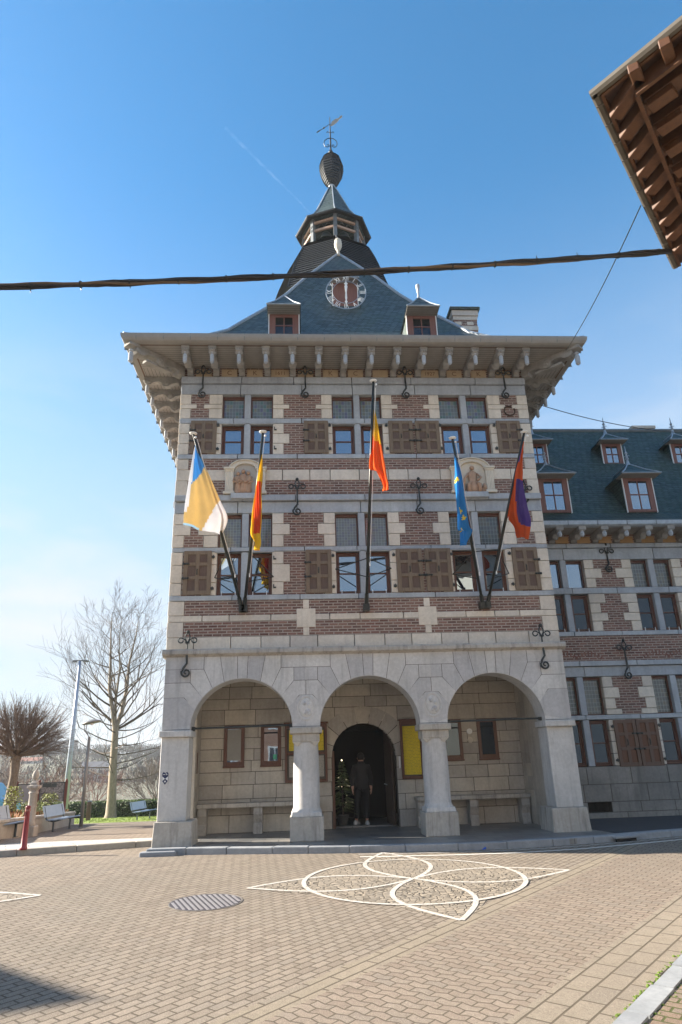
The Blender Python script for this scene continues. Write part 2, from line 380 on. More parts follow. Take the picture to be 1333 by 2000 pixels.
M['pavD'] = paver('gutter_setts', (.275, .232, .182), (.335, .285, .22), (.28, .24, .188), -UAZ, .42, .24, 0, .012)
M['pavR'] = paver('red_pavers', (.225, .145, .10), (.275, .185, .135), (.22, .155, .11), 90-UAZ, .22, .12, 0, .012, (.09, .10, .04))
def cobble():
    t = NT('rosette_cobbles'); p = t.pos()
    v1 = t.n('TexVoronoi', {'Vector': p, 'Scale': 9.5, 'Randomness': .75}, feature='DISTANCE_TO_EDGE').outputs['Distance']
    v2 = t.n('TexVoronoi', {'Vector': p, 'Scale': 9.5, 'Randomness': .75}, feature='F1').outputs['Color']
    sp = t.n('SeparateColor', {0: v2}).outputs[0]
    c = t.mixc(sp, (.235, .20, .158), (.34, .285, .22))
    c = t.mixc(t.mapr(t.noise(p, 1.2, 4), .4, .7, 0, .4), c, (.22, .20, .17))
    j = t.mapr(v1, .02, .10)
    c = t.mixc(j, (.12, .10, .075), c)
    return t.done(c, .85, t.math('ADD', t.math('MINIMUM', j, 1.0), t.math('MULTIPLY', t.noise(p, 50, 3), .2)), .9, .02)
M['cobble'] = cobble()
def whitestone():
    t = NT('white_setts'); p = t.pos()
    v2 = t.n('TexVoronoi', {'Vector': p, 'Scale': 9}, feature='DISTANCE_TO_EDGE').outputs['Distance']
    c = t.mixc(t.mapr(t.noise(p, 12, 5), .3, .7), (.42, .39, .345), (.58, .545, .495))
    c = t.mixc(t.mapr(v2, .01, .035), (.26, .22, .18), c)
    return t.done(c, .8, t.noise(p, 60), .3, .01)
M['wset'] = whitestone()
def slabs(name, a, b, w, h, rot=0, joint=(.06, .06, .055), rough=.6):
    t = NT(name); p = t.pos()
    v = t.n('VectorRotate', {'Vector': p, 'Angle': R(rot)}, rotation_type='Z_AXIS').outputs[0]
    k = t.n('TexBrick', {'Vector': v, 'Color1': a, 'Color2': b, 'Mortar': joint, 'Scale': 1.0, 'Mortar Size': .008, 'Brick Width': w, 'Row Height': h})
    c = t.mixc(t.mapr(t.noise(p, 2.5, 6, .65), .4, .75, 0, .45), k.outputs['Color'], tuple(x*.5 for x in a))
    return t.done(c, rough, t.math('SUBTRACT', 1.0, k.outputs['Fac']), .4, .008, spec=.45)
M['porchfloor'] = slabs('porch_flagstones', (.13, .135, .14), (.25, .24, .225), .62, .42, 0, (.06, .06, .055), .38)
M['walk'] = slabs('pale_pavement_slabs', (.40, .385, .36), (.47, .45, .42), 1.0, .6, -22)
M['walkd'] = paver('pavement_clay_pavers', (.20, .165, .13), (.26, .21, .165), (.22, .18, .14), -70, .22, .11)
M['kerb'] = stone('kerb_stone', (.30, .275, .235), (.40, .37, .32), .10, .2)
M['kerbblue'] = stone('blue_kerb_stone', (.23, .245, .26), (.33, .345, .36), .10, .2)
M['asph'] = plain('dark_asphalt', (.045, .050, .058), .75, .2, 3, bstr=.4, bscale=120)
M['paleln'] = plain('pale_line_surface', (.72, .68, .62), .7, .1, 12)
# ------------------------------------------------------------------ ground
def gz(y): return -.12 + .03*(y+1.5) if y < -1.5 else -.12
def zl(y): return -.045*max(0, y-.5) if y < 38 else -1.6875
U_ = Vector((math.cos(R(UAZ)), math.sin(R(UAZ)))); N_ = Vector((U_.y, -U_.x))
def sheet(name, poly, z0, mat, sub=None):
    mb = MB(); mb.add([(x, y, gz(y)+z0) for x, y in poly], [tuple(range(len(poly)))]); return struct(name, mb, mat)
g = MB()
ys = [-160, -60, -30, -1.5, 4.5]
g.grid([[(x, y, gz(y)) for x in (-160, -30, 0, 30, 160)] for y in ys])
struct('street', g, M['pavA'])
def strip(name, n0, n1, a, b, z0, mat):
    pts = []
    for n, t in ((n0, a), (n0, b), (n1, b), (n1, a)):
        p = N_*n + U_*t; pts.append((p.x, p.y))
    # cut where the street flattens so the sheet follows the ground
    ts = [a + (b-a)*i/30 for i in range(31)]; mb = MB(); rows = []
    for n in (n0, n1):
        rows.append([((N_*n+U_*t).x, (N_*n+U_*t).y, gz((N_*n+U_*t).y)+z0) for t in ts])
    mb.grid([rows[1], rows[0]]); return struct(name, mb, mat)
strip('paving_border', 4.86, 5.20, -18, 2.2, .004, M['pavC'])
strip('paved_lane', 5.20, 6.88, -18, 2.6, .004, M['pavB'])
strip('paved_gutter', 6.88, 7.60, -18, 2.6, .004, M['pavD'])
kb = MB(); rr = random.Random(4); t = -18.0
while t < -2.2:
    ln = rr.uniform(.55, .95); w = rr.uniform(.0, .03)
    q = [N_*(7.61+w)+U_*t, N_*(7.61+w)+U_*(t+ln-.03), N_*(7.83-w)+U_*(t+ln-.02), N_*(7.83-w)+U_*(t+.01)]
    zb = gz(q[0].y); up = rr.uniform(.02, .045)
    kb.add([(p.x, p.y, gz(p.y)-.1) for p in q] + [(p.x, p.y, gz(p.y)+up) for p in q], [(4,5,6,7),(0,1,5,4),(1,2,6,5),(2,3,7,6),(3,0,4,7)]); t += ln
fixn(struct('kerb', kb, M['kerbblue']))
strip('footpath', 7.84, 14.0, -18, -1.2, .012, M['pavR'])
# moss along the near kerb
ms = MB(); rr = random.Random(9)
for i in range(420):
    tt = rr.uniform(-12, -2.4); side = rr.choice((7.60, 7.60, 7.84))
    p = N_*(side+rr.gauss(0, .018)) + U_*tt; s = rr.uniform(.008, .022)
    z = gz(p.y); ms.lathe([(s, 0), (s*.7, s*.6), (.001, s*.8)], (p.x, p.y, z+.002), 5, rr.random(), cap=False)
struct('moss', ms, plain('moss', (.10, .15, .025), .95, .4, 30), kind='stuff')

# rosettes of pale setts
def rosette(cx, cy, rot, Rr):
    c, s = math.cos(R(rot)), math.sin(R(rot))
    def T(x, y, dz): X, Y = cx + c*x - s*y, cy + s*x + c*y; return (X, Y, gz(Y)+dz)
    cob = MB()
    def fan(poly): cob.add([T(x, y, .005) for x, y in poly], [tuple(range(len(poly)))])
    rin = Rr*.665; out = []
    for i in range(360):
        a = R(i); d = abs(((i+45) % 90) - 45)               # 0 at a tip
        tip = max(0.0, 1 - d/23.0); out.append((math.cos(a)*(rin + (Rr-rin)*tip**1.25), math.sin(a)*(rin + (Rr-rin)*tip**1.25)))
    fan(out)
    struct('rosette_cobbles', cob, M['cobble'])
    ln = MB()
    def ribbon(pts, w, dz):
        k = len(pts); rows = [[], []]
        for i, p in enumerate(pts):
            a = pts[max(0, i-1)]; b = pts[min(k-1, i+1)]; dx, dy = b[0]-a[0], b[1]-a[1]; l = math.hypot(dx, dy) or 1
            nx, ny = -dy/l*w/2, dx/l*w/2
            rows[0].append(T(p[0]+nx, p[1]+ny, dz)); rows[1].append(T(p[0]-nx, p[1]-ny, dz))
        ln.grid([rows[1], rows[0]])
    for q in range(4):
        ca, sa = math.cos(R(90*q)), math.sin(R(90*q))
        for sgn in (1, -1):
            pts = []
            for i in range(33):
                f = i/32; x = Rr*f; y = sgn*.215*Rr*math.sin(math.pi*f**.92)
                pts.append((ca*x - sa*y, sa*x + ca*y))
            ribbon(pts, .078, .0075 + .001*q + (.0004 if sgn > 0 else 0))
    ribbon([(rin*math.cos(R(i*3)), rin*math.sin(R(i*3))) for i in range(121)], .078, .0122)
    struct('rosette_setts', ln, M['wset'])
rosette(.19, -4.3, 4, 2.72)
rosette(-8.52, -4.55, 4, 2.72)

# pavement round the hall: a slab with a real kerb
front = [(-4.95, -.62), (-3.94, -.66), (-2.7, -.98), (-1.54, -1.24), (-.5, -1.44), (.55, -1.56), (1.6, -1.66), (2.63, -1.69), (4.0, -1.52), (5.51, -1.12), (6.78, -.72), (9, -.1), (16, 1.9)]
pv = MB(); pv.prism(front + [(16, 3), (-4.95, 3)], -.11, -.002, 'z'); struct('pavement', pv, M['porchfloor'])
wa = MB(); wa.prism([(5.0, .3), (5.2, -.85), (6.78, -.45), (9, .16), (16, 2.15), (16, 2.62), (4.92, 2.62)], -.05, .004, 'z'); struct('asphalt_footway', wa, M['asph'])
def kerbline(name, pts, w, z0, z1, mat, seg=.95, seed=1):
    mb = MB(); rr = random.Random(seed); P = [Vector(p) for p in pts]; L_ = [0]
    for a, b in zip(P, P[1:]): L_.append(L_[-1] + (b-a).length)
    def at(s):
        for i in range(len(P)-1):
            if s <= L_[i+1] or i == len(P)-2:
                f = (s-L_[i])/(L_[i+1]-L_[i]); d = (P[i+1]-P[i]).normalized(); return P[i].lerp(P[i+1], f), Vector((d.y, -d.x))
    s = 0
    while s < L_[-1]-.05:
        e = min(L_[-1], s + seg*rr.uniform(.8, 1.2)); a, na = at(s+.004); b, nb = at(e-.004); j = rr.uniform(-.006, .006)
        q = [a+na*(w*.12), b+nb*(w*.12), b-nb*w, a-na*w]
        zz = [z1(p.y) if callable(z1) else z1 for p in q]
        mb.add([(p.x, p.y, z0) for p in q] + [(p.x, p.y, z+j) for p, z in zip(q, zz)], [(3,2,1,0),(4,5,6,7),(0,1,5,4),(1,2,6,5),(2,3,7,6),(3,0,4,7)]); s = e
    o = struct(name, mb, mat); fixn(o); m = o.modifiers.new('b', 'BEVEL'); m.width = .02; m.segments = 2; m.limit_method = 'ANGLE'; return o
kerbline('kerb', front, .22, -.3, .012, M['kerbblue'], .95, 3)
kb = MB(); kb.box(-5.06, -4.30, -.80, -.56, -.3, -.03); obj_k = struct('kerb', kb, M['kerbblue']); m_ = obj_k.modifiers.new('b', 'BEVEL'); m_.width = .03; m_.segments = 2
# thin pale strips laid on the street before the hall
def streetline(off, w, z):
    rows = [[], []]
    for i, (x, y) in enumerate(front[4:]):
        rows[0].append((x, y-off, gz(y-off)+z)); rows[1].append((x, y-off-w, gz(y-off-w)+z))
    mb = MB(); mb.grid([rows[1], rows[0]]); struct('pale_line', mb, M['paleln'])
streetline(.50, .075, .006); streetline(.20, .03, .006)
# left pavement, falling gently towards the river
kl = [(-34, -8.0), (-8.29, .22), (-6.8, .72), (-5.1, 1.28)]
lp = MB(); xs = kl
rows = []
far = [(x, f) for x, f in ((-60, 19), (-8.29, 19), (-6.8, 19), (-4.9, 19))]
for f in [0, .05, .12, .25, .5, .75, 1.0]:
    rows.append([(a[0] + (b[0]-a[0])*f, a[1] + (b[1]-a[1])*f, zl(a[1] + (b[1]-a[1])*f)-.003) for a, b in zip(kl, far)])
lp.grid(rows); struct('pavement', lp, M['walkd'])
# paler slab walk along the kerb
ps = MB(); rows = []
for f in [.0, .5, 1]:
    rows.append([(x, y + f*w_, zl(y+f*w_)+.003) for (x, y), w_ in zip(kl, (3.4, 3.4, 3.6, 4.4))])
ps.grid(rows); struct('slab_walk', ps, M['walk'])
kerbline('kerb', kl, .20, -.3, .006, M['kerb'], 1.15, 8)
# lawn, then the drop to the river flats and the far bank
lw = MB(); rows = []
for y in (19, 22, 26, 30, 38):
    rows.append([(x, y, zl(y)) for x in (-60, -14, -9, -4.9)])
lw.grid(rows); struct('lawn', lw, plain('lawn_green', (.20, .26, .05), .9, .35, 2.0, bstr=.6, bscale=90))
gr = MB(); rr = random.Random(12)
for i in range(5200):
    x = rr.uniform(-17, -6.2); y = rr.uniform(19, 29.5)
    z = zl(y); h = rr.uniform(.03, .075); a = rr.uniform(0, 6.28); dx, dy = math.cos(a)*.012, math.sin(a)*.012; tx, ty = rr.gauss(0, .02), rr.gauss(0, .02)
    gr.add([(x-dx, y-dy, z), (x+dx, y+dy, z), (x+tx, y+ty, z+h)], [(0, 1, 2)])
struct('grass', gr, plain('grass_blades', (.25, .33, .05), .8, .4, 5), kind='stuff')
tr = MB(); TERR = [(38, -1.69), (44, -4.2), (52, -6.6), (80, -7.2), (150, -7.6), (215, -7.8), (240, -5.5), (300, -.5), (360, 4.0), (430, 8.2), (520, 9.0), (760, 6), (980, 4)]
rr = random.Random(3); rows = []
for y, z in TERR:
    rows.append([(x, y, z + (math.sin(x*.011+y*.01)*2.0 + math.sin(x*.031)*.8 if y > 250 and y < 800 else 0)) for x in range(-520, 561, 40)])
tr.grid(rows); struct('hillside', tr, plain('valley_ground', (.13, .125, .085), .95, .35, .06, bstr=.1))
rv = MB(); rv.grid([[(-500, 86, -7.12), (300, 86, -7.12)], [(-500, 140, -7.12), (300, 140, -7.12)]])
struct('river', rv, plain('river_water', (.05, .07, .08), .12, .1, .3, spec=.6, bstr=.2, bscale=1.5))
# ------------------------------------------------------------------ town hall
HALL = thing('town_hall', 'brick and pale stone town hall with slate roof, bell turret and three arches', 'town hall', (0, 0, 0))
HW = 4.91
WC = (-3.05, 0.0, 3.05); WI, WO = .085, .705
GAP = .009
brick = MB(); cream = MB(); blue = MB(); back = MB()
rs = random.Random(21)
def blocks(mb, x0, x1, z0, z1, y0, y1, ln=.62, jit=.18):
    n = max(1, round((x1-x0)/ln)); xs = [x0] + [x0 + (x1-x0)*(i + rs.uniform(-jit, jit))/n for i in range(1, n)] + [x1]
    for a, b in zip(xs, xs[1:]): mb.box(a+GAP, b-GAP, y0, y1, z0+GAP*.8, z1-GAP*.8)
def facade(y, xa, xb, wins, wo, rows, bk=brick, cr=cream, bl=blue, ends=(True, True), depth=.34):
    """rows: (z0, z1, kind, corner quoin, window-side corner quoin, window quoin)"""
    for r in rows:
        z0, z1, k = r[:3]
        if k == 'brick':
            q = r[3] if len(r) > 3 else 0
            bk.box(xa+(q if ends[0] else 0), xb-(q if ends[1] else 0), y, y+depth, z0, z1)
            if q:
                if ends[0]: cr.box(xa, xa+q-GAP, y-.006, y+depth, z0+.004, z1-.004)
                if ends[1]: cr.box(xb-q+GAP, xb, y-.006, y+depth, z0+.004, z1-.004)
        elif k == 'cream': blocks(cr, xa, xb, z0, z1, y-.006, y+depth, r[3] if len(r) > 3 else .62)
        elif k == 'blue': blocks(bl, xa, xb, z0, z1, y-r[3], y+depth, 1.55, .12)
        elif k == 'win':
            qc, qe, qw = r[3:6]
            edges = [xa] + [e for c in wins for e in (c-wo, c+wo)] + [xb]
            for i in range(0, len(edges), 2):
                a, b = edges[i], edges[i+1]
                if b - a < .05 or a >= xb: continue
                b = min(b, xb)
                first, last = i == 0, i == len(edges)-2
                ql = (qc if ends[0] else 0) if first else qw
                qr = (qc if ends[1] else 0) if last else (qe if first else qw)
                if last and not first: ql = qe if ends[1] else qw
                if ql: cr.box(a, a+ql-GAP, y-.006, y+depth, z0+GAP*.8, z1-GAP*.8)
                if qr: cr.box(b-qr+GAP, b, y-.006, y+depth, z0+GAP*.8, z1-GAP*.8)
                if b-qr > a+ql: bk.box(a+ql, b-qr, y, y+depth, z0, z1)
N_q, W_q = .30, .46
rows = [(4.28, 4.60, 'cream', .75), (4.60, 4.98, 'brick', .40), (4.98, 5.14, 'cream', .85), (5.14, 5.50, 'brick', .40), (5.50, 5.64, 'blue', .03),
        (5.64, 5.97, 'win', N_q, .365, N_q), (5.97, 6.44, 'win', N_q, .505, W_q), (6.44, 6.78, 'win', N_q, .365, N_q), (6.78, 6.90, 'blue', .012),
        (6.90, 7.23, 'win', N_q, .365, N_q), (7.23, 7.53, 'win', W_q, .505, W_q), (7.53, 7.83, 'win', N_q, .365, N_q), (7.83, 8.15, 'blue', .008),
        (8.15, 8.32, 'blue', .10), (8.32, 8.76, 'brick', .32), (8.76, 9.08, 'cream', .72), (9.08, 9.39, 'brick', .32), (9.39, 9.53, 'blue', .03),
        (9.53, 9.86, 'win', N_q, .365, N_q), (9.86, 10.16, 'win', N_q, .505, W_q), (10.16, 10.47, 'win', N_q, .365, N_q), (10.47, 10.63, 'blue', .012),
        (10.63, 10.93, 'win', N_q, .365, N_q), (10.93, 11.07, 'win', W_q, .505, W_q), (11.07, 11.38, 'win', N_q, .365, N_q), (11.38, 11.70, 'blue', .008),
        (11.70, 11.91, 'blue', .08), (11.91, 12.32, 'brick')]
facade(0, -HW, HW, WC, WO, rows)
for c in WC:                                                   # mullions, with moulded lower lights
    for z0, z1 in ((5.64, 6.78), (6.90, 7.83), (9.53, 10.47), (10.63, 11.38)):
        blue.box(c-WI, c+WI, .012, .3, z0+.002, z1-.002)
    for z in (6.78, 10.47):                                    # label mould under the transom
        for s in (-1, 1):
            a, b = sorted((c+s*(WI-.03), c+s*(WO+.05)))
            blue.box(a, b, -.035, .05, z-.028, z-.002)
back.box(-HW+.02, HW-.02, .36, .42, 4.0, 12.3)
# side and rear walls
YB = 14.8
for s in (-1, 1):
    xo, xi = s*HW, s*(HW-.34)
    a, b = min(xo, xi), max(xo, xi)
    for r in rows:
        mb = {'brick': brick, 'win': brick, 'cream': cream, 'blue': blue}[r[2]]
        pr = r[3] if r[2] == 'blue' else 0
        aa, bb = (a - pr, b) if s < 0 else (a, b + pr)
        if r[2] in ('cream', 'blue'):
            y = .345
            while y < YB-.4:
                e = min(YB-.35, y + (.8 if r[2] == 'cream' else 1.5)); mb.box(aa, bb, y+GAP, e-GAP, r[0]+.005, r[1]-.005); y = e
        else: brick.box(a, b, .345, YB-.35, r[0], r[1])
brick.box(-HW, HW, YB-.34, YB, 0, 12.3); 
for s in (-1, 1):
    a, b = sorted((s*HW, s*(HW-.34))); brick.box(a, b, 2.95, YB-.345, 0, 4.279)
back.box(-HW+.35, HW-.35, .43, YB-.4, 4.02, 4.12)             # first floor
obj_split('brickwork', brick, M['brick'], HALL)
obj_split('stone_dressing', cream, M['cream'], HALL, .006)
obj_split('blue_stone_band', blue, M['blue'], HALL, .008)
obj('inner_wall', back, M['dark'], HALL)

# cross shaped stones above the arcade
cr = MB()
for c in (-1.49, 1.58):
    cr.box(c-.235, c+.235, -.014, .03, 4.80, 5.27); cr.box(c-.075, c+.075, -.012, .03, 5.275, 5.495); cr.box(c-.075, c+.075, -.012, .03, 4.605, 4.795)
obj_split('stone_cross', cr, M['cream'], HALL, .006)

# ---- windows
def window(parent, x0, x1, z0, z1, yf, kind, pane_mat, pins=False):
    fr = MB(); y0, y1 = yf+.14, yf+.24
    w = .055 if kind == 'top' else .07
    def rect(a, b, c, d, w, ya, yb):
        fr.box(a, a+w, ya, yb, c, d); fr.box(b-w, b, ya, yb, c, d); fr.box(a+w, b-w, ya, yb, d-w, d); fr.box(a+w, b-w, ya, yb, c, c+w)
    if kind == 'low':
        rect(x0+.004, x1-.004, z0+.004, z1-.02, .05, y0, y1); rect(x0+.056, x1-.056, z0+.056, z1-.072, .04, y0+.02, y1-.01)
        zm = (z0+z1)/2 - .01; fr.box(x0+.097, x1-.097, y0+.03, y1-.02, zm-.018, zm+.018)
        fr.box(x0+.01, x1-.01, y0-.03, y0, z0+.004, z0+.05)
    else:
        rect(x0+.004, x1-.004, z0+.002, z1-.004, .035, y0, y1); fr.box(x0+.04, x1-.04, y0+.01, y1, z1-.085, z1-.04)
    f = obj('window', fr, M['frame'], parent, bevel=.006)
    p = MB(); p.box(x0+.02, x1-.02, y1-.045, y1-.035, z0+.01, z1-.03); obj('pane', p, pane_mat, f)
    if pins:
        for f_ in (.22, .78):
            q = MB(); x = x0 + (x1-x0)*f_; q.tube([(x, yf+.06, z0-.01), (x, yf+.06, z0+.10)], .011, 6); obj('iron_pin', q, M['white'], f)
    return f
for i, c in enumerate(WC):
    for s in (-1, 1):
        a, b = sorted((c+s*WI, c+s*WO))
        window(HALL, a, b, 5.64, 6.78, 0, 'low', M['glass'], True)
        window(HALL, a, b, 6.90, 7.83, 0, 'top', M['lead2'] if i < 2 else M['lead3'])
        window(HALL, a, b, 9.53, 10.47, 0, 'low', M['glass'])
        window(HALL, a, b, 10.63, 11.38, 0, 'top', M['lead1'])

# ---- shutters folded back against the wall
def shutter(parent, x0, x1, z0, z1, y, hinge, wm, pm):
    o = MB(); w = x1-x0; h = z1-z0; st = .105*w/.68; ya, yb = y-.055, y-.012
    o.box(x0, x0+st, ya, yb, z0, z1); o.box(x1-st, x1, ya, yb, z0, z1)
    cx = (x0+x1)/2; o.box(cx-.05, cx+.05, ya+.002, yb, z0, z1)
    zs = [z0, z0+.15, None, None, z1]
    bars = [(z0, z0+.105), (z0+h*.345, z0+h*.345+.085), (z0+h*.655, z0+h*.655+.085), (z1-.10, z1)]
    for a, b in bars: o.box(x0+st, x1-st, ya+.003, yb-.001, a, b)
    f = obj('shutter', o, wm, parent, bevel=.006)
    p = MB(); p.box(x0+st-.01, x1-st+.01, yb-.018, yb-.004, z0+.04, z1-.04); obj('panel', p, pm, f)
    ir = MB()
    for zz in (z0+h*.14, z0+h*.86): ir.cbox((hinge, y-.03, zz), (.07, .05, .055)); ir.tube([(hinge, y-.05, zz-.05), (hinge, y-.05, zz+.05)], .012, 6)
    far = x0 + x1 - hinge
    sg = 1 if far < hinge else -1
    for zz in (z0+h*.37, z0+h*.70):
        ir.cbox((far+sg*.10, ya-.012, zz), (.18, .02, .04)); ir.sphere((far+sg*.04, ya-.02, zz), .036, 6, 4); ir.sphere((far+sg*.16, ya-.02, zz), .03, 6, 4)
    ir.tube([(cx, ya-.005, z0+h*.45), (cx, ya-.03, z0+h*.5), (cx, ya-.03, z0+h*.54), (cx, ya-.005, z0+h*.58)], .014, 6)
    obj('hinge', ir, M['iron'], f)
for z0, z1 in ((5.655, 6.80), (9.545, 10.535)):
    for a, b, hg in ((-4.58, -3.88, -3.84), (-1.49, -.82, -.78), (.86, 1.54, .80), (1.61, 2.29, 2.31), (3.92, 4.60, 3.86)):
        shutter(HALL, a, b, z0, z1, 0, hg, M['shut'], M['shutp'])
# bare hinge pins right of the left window pair
for z in (5.85, 6.6, 9.72, 10.3): pn = MB(); pn.tube([(-2.30, -.03, z-.05), (-2.30, -.03, z+.05)], .014, 6); pn.cbox((-2.27, -.02, z-.03), (.06, .03, .03)); obj('hinge_pin', pn, M['iron'], HALL)

# ---- wrought iron wall anchors
def anchor(parent, x, z, h=1.0, y=-.03, fin=True):
    a = MB(); k = h
    a.tube([(x, y, z), (x, y-.012, z-.35*k), (x+.01, y-.012, z-.55*k), (x-.07, y-.012, z-.68*k), (x-.09, y-.012, z-.76*k)] , [.018, .026, .028, .026, .024], 6)
    sp = spiral(x, z-.80*k, .115, .022, 160, 640, y-.012, 26); a.tube(sp, [.026-.008*i/26 for i in range(27)], 6)
    if fin:
        for s in (-1, 1):
            a.tube([(x, y-.014, z-.02), (x+s*.06, y-.014, z+.09), (x+s*.13, y-.014, z+.13)] + [(x+s*(.16+.06*math.cos(R(t))), y-.014, z+.075+.06*math.sin(R(t))) for t in range(90, -210, -30)], .017, 6)
            a.tube([(x, y-.016, z), (x+s*.05, y-.016, z+.11), (x+s*.055, y-.016, z+.18), (x+s*.02, y-.016, z+.25), (x, y-.016, z+.27)], .016, 6)
        a.sphere((x, y-.02, z+.28), .045, 8, 5); a.tube([(x-.05, y-.02, z+.02), (x+.05, y-.02, z+.02)], .025, 6)
    return obj('wall_anchor', a, M['iron'], parent)
for x in (-4.30, -1.44, 1.41, 4.28): anchor(HALL, x, 11.96, .80, -.115)
for x in (-1.69, 1.57): anchor(HALL, x, 8.45, .78, -.13)
anchor(HALL, 4.47, 8.40, .30, -.04)
for x in (-4.36, 4.37): anchor(HALL, x, 4.42, .86, -.20)
rg = MB(); rg.tube([(4.36+.15*math.cos(R(a)), -.03, 10.86+.15*math.sin(R(a))) for a in range(150, 400, 12)], .02, 6); rg.tube([(4.22, -.03, 10.95), (4.30, -.04, 11.0), (4.42, -.03, 10.98)], .022, 6); obj('iron_hoop', rg, M['ironrust'], HALL)

# ---- eaves: frieze, brackets, soffit, gutter
OV = 1.4; ZS = 12.22
so_ = MB(); so_.box(-HW-OV+.14, HW+OV-.14, -OV+.2, -.001, ZS, ZS+.03); obj('soffit', so_, M['soffit'], HALL)
so_ = MB()
for s in (-1, 1):
    so_ = MB(); a, b = sorted((s*(HW+.001), s*(HW+OV-.2))); so_.box(a, b, 0, YB+OV-.14, ZS+.001, ZS+.03); obj('soffit', so_, M['soffit_side'], HALL)
prof = [(0, ZS), (0, 11.912), (-.16, 11.912), (-.185, 12.0), (-.27, 12.03), (-.42, 12.0), (-.50, 11.93), (-.60, 11.90), (-.70, 11.95), (-.74, 12.03), (-.86, 12.07), (-1.0, 12.04), (-1.06, 11.99), (-1.14, 11.965), (-1.22, 11.99), (-1.26, 12.06), (-1.25, 12.14), (-1.29, 12.19), (-1.28, ZS)]
prof = [(y*.90, z) for y, z in prof]
def bracket_mesh():
    b = MB(); b.prism(prof, -.08, .08, 'x')
    for s in (-1, 1):
        for (cy, cz, r) in ((-.53, 12.03, .075), (-1.02, 12.07, .055)):
            b.lathe([(r, 0), (r*.9, .02), (r*.45, .026), (r*.4, .012), (.002, .03)], (0, 0, 0), 10, cap=False)
            n = 10*5; b.v[-n:] = [(s*(.08 + p[2]), cy + p[0], cz + p[1]) for p in b.v[-n:]]
    b.box(-.11, .11, -1.145, -.92, 12.15, ZS-.002)
    for i in range(3): b.sphere((-.06+.06*i, -1.135, 12.10), .045, 8, 5)
    return b
def pend_mesh():
    p = MB(); p.lathe([(.01, -.36), (.055, -.315), (.058, -.12), (.05, -.09), (.03, -.06), (.06, -.03), (.05, 0)], (0, -1.07, 12.06), 8, R(22.5)); return p
b0 = fixn(obj('corbel', bracket_mesh(), M['carved'], HALL)); p0 = fixn(obj('pendant', pend_mesh(), M['blue'], b0))
def put_corbel(x, y, rz):
    c = b0.copy(); COL.objects.link(c); c.location = (x, y, 0); c.rotation_euler = (0, 0, rz)
    p = p0.copy(); COL.objects.link(p); p.parent = c; p.matrix_parent_inverse = Matrix.Identity(4); return c
NC = 14
for i in range(NC):
    x = -4.65 + 9.30*i/(NC-1)
    if i == 0: b0.location = (x, 0, 0); p0.parent = b0; p0.matrix_parent_inverse = Matrix.Identity(4)
    else: put_corbel(x, 0, 0)
for s in (-1, 1):
    for i in range(19): put_corbel(s*HW, .55 + .7154*i, R(90)*s)
def corner_corbel(s, yv, dirx, diry):
    b = MB(); k = 1.36
    b.prism([(q[0]*k, q[1] if q[0] > -.3 else q[1]+.0) for q in prof], -.13, .13, 'x')
    b.box(-.15, .15, -1.76, -1.42, 12.14, ZS-.004)
    for sd in (-1, 1):
        n0 = len(b.v); b.lathe([(.13, 0), (.12, .03), (.06, .04), (.05, .02), (.002, .045)], (0, 0, 0), 12, cap=False)
        b.v[n0:] = [(sd*(.13 + p[2]), -.80 + p[0], 12.0 + p[1]) for p in b.v[n0:]]
    b.box(-.10, .10, -1.2, -.4, 11.86, 11.93)
    rot = Matrix.Rotation(math.atan2(dirx, -diry), 4, 'Z') if True else None
    o = fixn(obj('corbel', b, M['carved'], HALL)); o.location = (s*HW, yv, 0); o.rotation_euler = (0, 0, math.atan2(dirx, -diry))
    p = MB(); p.lathe([(.01, -.40), (.065, -.35), (.068, -.12), (.055, -.09), (.03, -.06), (.07, -.03), (.06, 0)], (0, -1.62, 12.06), 8, R(22.5))
    po = fixn(obj('pendant', p, M['blue'], None)); po.parent = o; po.matrix_parent_inverse = Matrix.Identity(4)
for s in (-1, 1):
    corner_corbel(s, 0, s, -1); corner_corbel(s, YB, s, 1)
M['cut'] = plain('cut_letter', (.20, .13, .075), .9)
# frieze panels with cut letters and dates
LET = {1: 'C', 2: 'K', 3: '1611', 5: 'K', 6: 'C', 7: '', 9: '1927', 10: 'C', 11: 'K', 0: '', 4: '', 8: '', 12: ''}
for i in range(13):
    x = -4.65 + 9.30*(i+.5)/13; s = LET[i]; w = .22 if len(s) < 2 else .26
    p = MB(); p.box(x-w, x+w, -.03, .02, 11.93, 12.175); f = obj('frieze_panel', p, M['panel'], HALL, bevel=.005)
    if s: text('lettering', s, .20 if len(s) == 1 else .16, M['cut'], f, Matrix.Translation((x, -.034, 12.05)) @ FRONT, .002)
